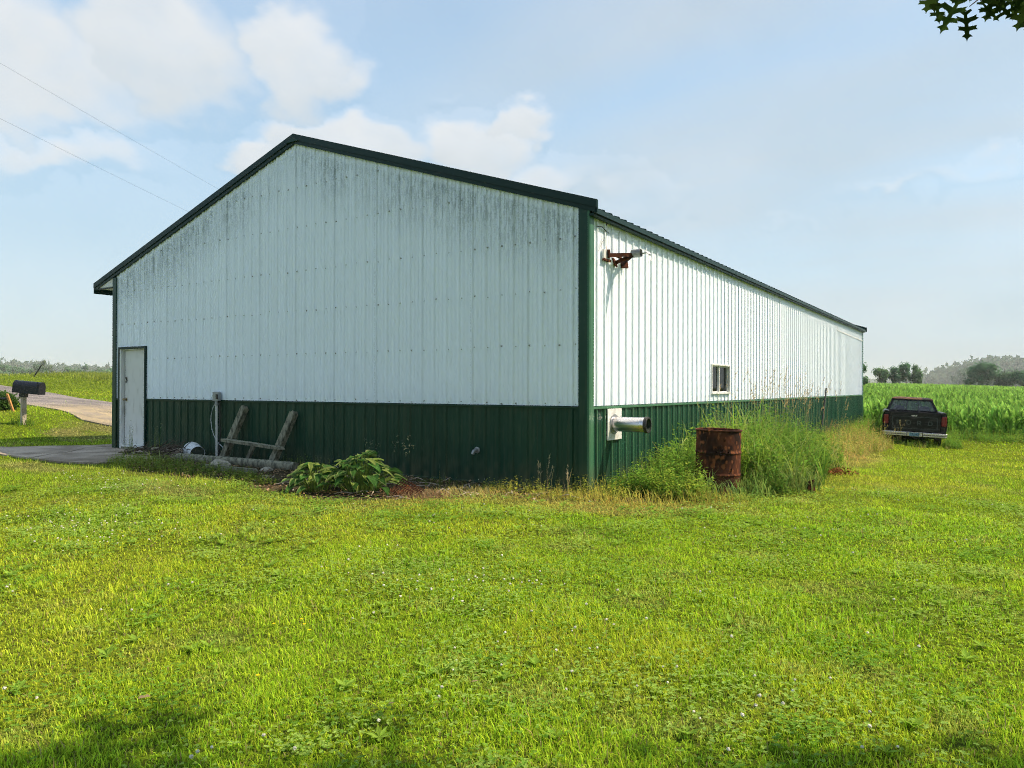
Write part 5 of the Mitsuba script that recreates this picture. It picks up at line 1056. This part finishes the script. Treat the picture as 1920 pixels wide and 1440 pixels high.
tw.tube([W_(.52, 3.20, .02), W_(.45, 3.05, .0), W_(.40, 2.97, -.03)], [.006, .004, .002], 5); tw.tube([W_(.30, 3.06, .05), W_(.22, 2.99, .02), W_(.17, 2.95, .0)], [.005, .003, .002], 5)
put('twig', tw.out(), 'bark', parent=OAK)
spots = [(-.04, 3.02, -.06, -.9, .115), (-.01, 3.03, .02, -1, .12), (.05, 3.03, .1, -1, .12), (.13, 2.99, -.55, -.85, .15), (.17, 2.97, .05, -1, .135), (.16, 3.01, .35, -.9, .12), (.21, 2.99, .55, -.8, .12), (.24, 3.02, .15, -1, .12), (.28, 3.02, -.3, -1, .12), (.31, 3.02, .35, -.95, .125), (.36, 3.01, .0, -1, .125), (.37, 3.00, .5, -.8, .13), (.40, 2.98, -.35, -.9, .14), (.42, 2.98, .2, -1, .13), (.46, 3.00, .7, -.7, .14), (.48, 3.03, .1, -1, .13), (.10, 3.05, .8, -.5, .12), (.27, 3.08, -.9, -.3, .13), (.34, 3.10, .9, .2, .13), (.44, 3.09, -.7, -.6, .13), (.50, 3.12, .4, -.9, .14), (.20, 3.07, -.6, -.7, .12), (.54, 3.02, -.2, -1, .14), (.58, 3.06, .5, -.9, .14), (.03, 3.07, -.8, -.4, .12), (.15, 3.10, .2, -.9, .12), (.38, 3.08, -.1, -1, .12), (.30, 3.12, .4, -.9, .12), (.62, 3.12, -.4, -.9, .14), (.24, 3.06, .6, -.7, .11), (.42, 3.05, .5, -.9, .12), (.34, 3.05, -.5, -.9, .12)]
for s_, z_, dx, dz, L in spots:
    nrm = -FW + RX * ro.normal(0, .45) + np.array([0, 0, ro.normal(.2, .35)]); V = oak_leaf(W_(s_, z_, ro.normal(0, .05)), RX * dx + np.array([0, 0, dz]) + FW * ro.normal(0, .25), nrm, L * 1.15, ro.uniform(-.4, .4))
    put('leaf', (V, LF2), 'leaf_thin', True, color=np.tile([[.028, .052, .011]], (len(V), 1)) * ro.uniform(.6, 1.6), parent=OAK)
tz_ = float(gz(9.6, -7.4)); tk = MB(); tk.tube([(9.6, -7.4, tz_ - .2), (9.55, -7.4, tz_ + .3), (9.5, -7.35, 2.0), (9.4, -7.2, 5.0), (9.3, -7.1, 9.0)], [.40, .30, .26, .20, .06], 14)
for q, (ex, ey, ez) in enumerate(((5.9, -5.3, 4.4), (5.2, -8.4, 4.6), (6.8, -4.0, 5.6), (12, -5, 5.2), (13, -8.5, 5), (9, -11, 5.2), (7, -7, 7.4), (11, -6.5, 8), (7.2, -10, 4.8))):
    a = np.array([9.45, -7.3, 2.6 + .45 * q]); e = np.array([ex, ey, ez]); tk.tube([a, a * .6 + e * .4 + [0, 0, .35], e], [.10, .06, .02], 7)
tk.tube([(5.9, -5.3, 4.4), W_(1.5, 4.2, -.5)], [.03, .03], 6)
put('trunk', tk.out(), 'bark', parent=OAK)
n = 42000; p = np.array([8.9, -7.3, 6.4]) + unit(ro, n) * np.array([5.6, 5.2, 3.7]) * ro.random((n, 1)) ** .33
cl = meshkit.fbm(p * .8, 3, 4); p = p[cl > .44]; p[:, 2] = np.maximum(p[:, 2], 2.9 + .2 * np.sin(p[:, 0] * 3) + .15 * np.sin(p[:, 1] * 4))
sx, sy = p[:, 0] - .75 * (p[:, 2] + .27), p[:, 1] - .404 * (p[:, 2] + .27)                # where its shadow falls
edge = (sy + 6.62) - .535 * (sx - 1.15) + 1.5 * (fb(sx, sy, .95, 3, 6) - .47) + .5 * (fb(sx, sy, 2.6, 3, 7) - .5)  # crown outline trimmed to shape the shade it casts on the lawn
under = 1.40 + .57 * ((p - np.array([4.36, -8.52, 0])) @ FW)                              # unseen crown is cut to stay above the camera's view
p = p[(edge < 0) & (p[:, 2] > under)]; n = len(p)
vg = Veg(); leaves(vg, p, unit(ro, n), unit(ro, n) + [0, 0, .7], .15 * ro.uniform(.7, 1.3, n) * 1.25, .15, np.array([.06, .11, .02]) * ro.uniform(.6, 1.4, (n, 1)), .1); put_veg('crown', vg, parent=OAK, kind='stuff')

# ------------------------------------------------------------------ summer haze
scene['haze_air'] = {'type': 'homogeneous', 'albedo': {'type': 'rgb', 'value': [.92, .955, .985]}, 'sigma_t': {'type': 'rgb', 'value': [HAZE, HAZE, HAZE]}}
scene['null_skin'] = {'type': 'null'}
ztop, zbot = 78.0, float(zz.min()) - 1.0
scene['haze'] = {'type': 'cube', 'to_world': T().translate([0, 0, (ztop + zbot) / 2]).scale([6500, 6500, (ztop - zbot) / 2]), 'bsdf': {'type': 'ref', 'id': 'null_skin'}, 'interior': {'type': 'ref', 'id': 'haze_air'}}
labels['haze'] = {'kind': 'stuff', 'label': 'thin summer haze', 'category': 'haze'}
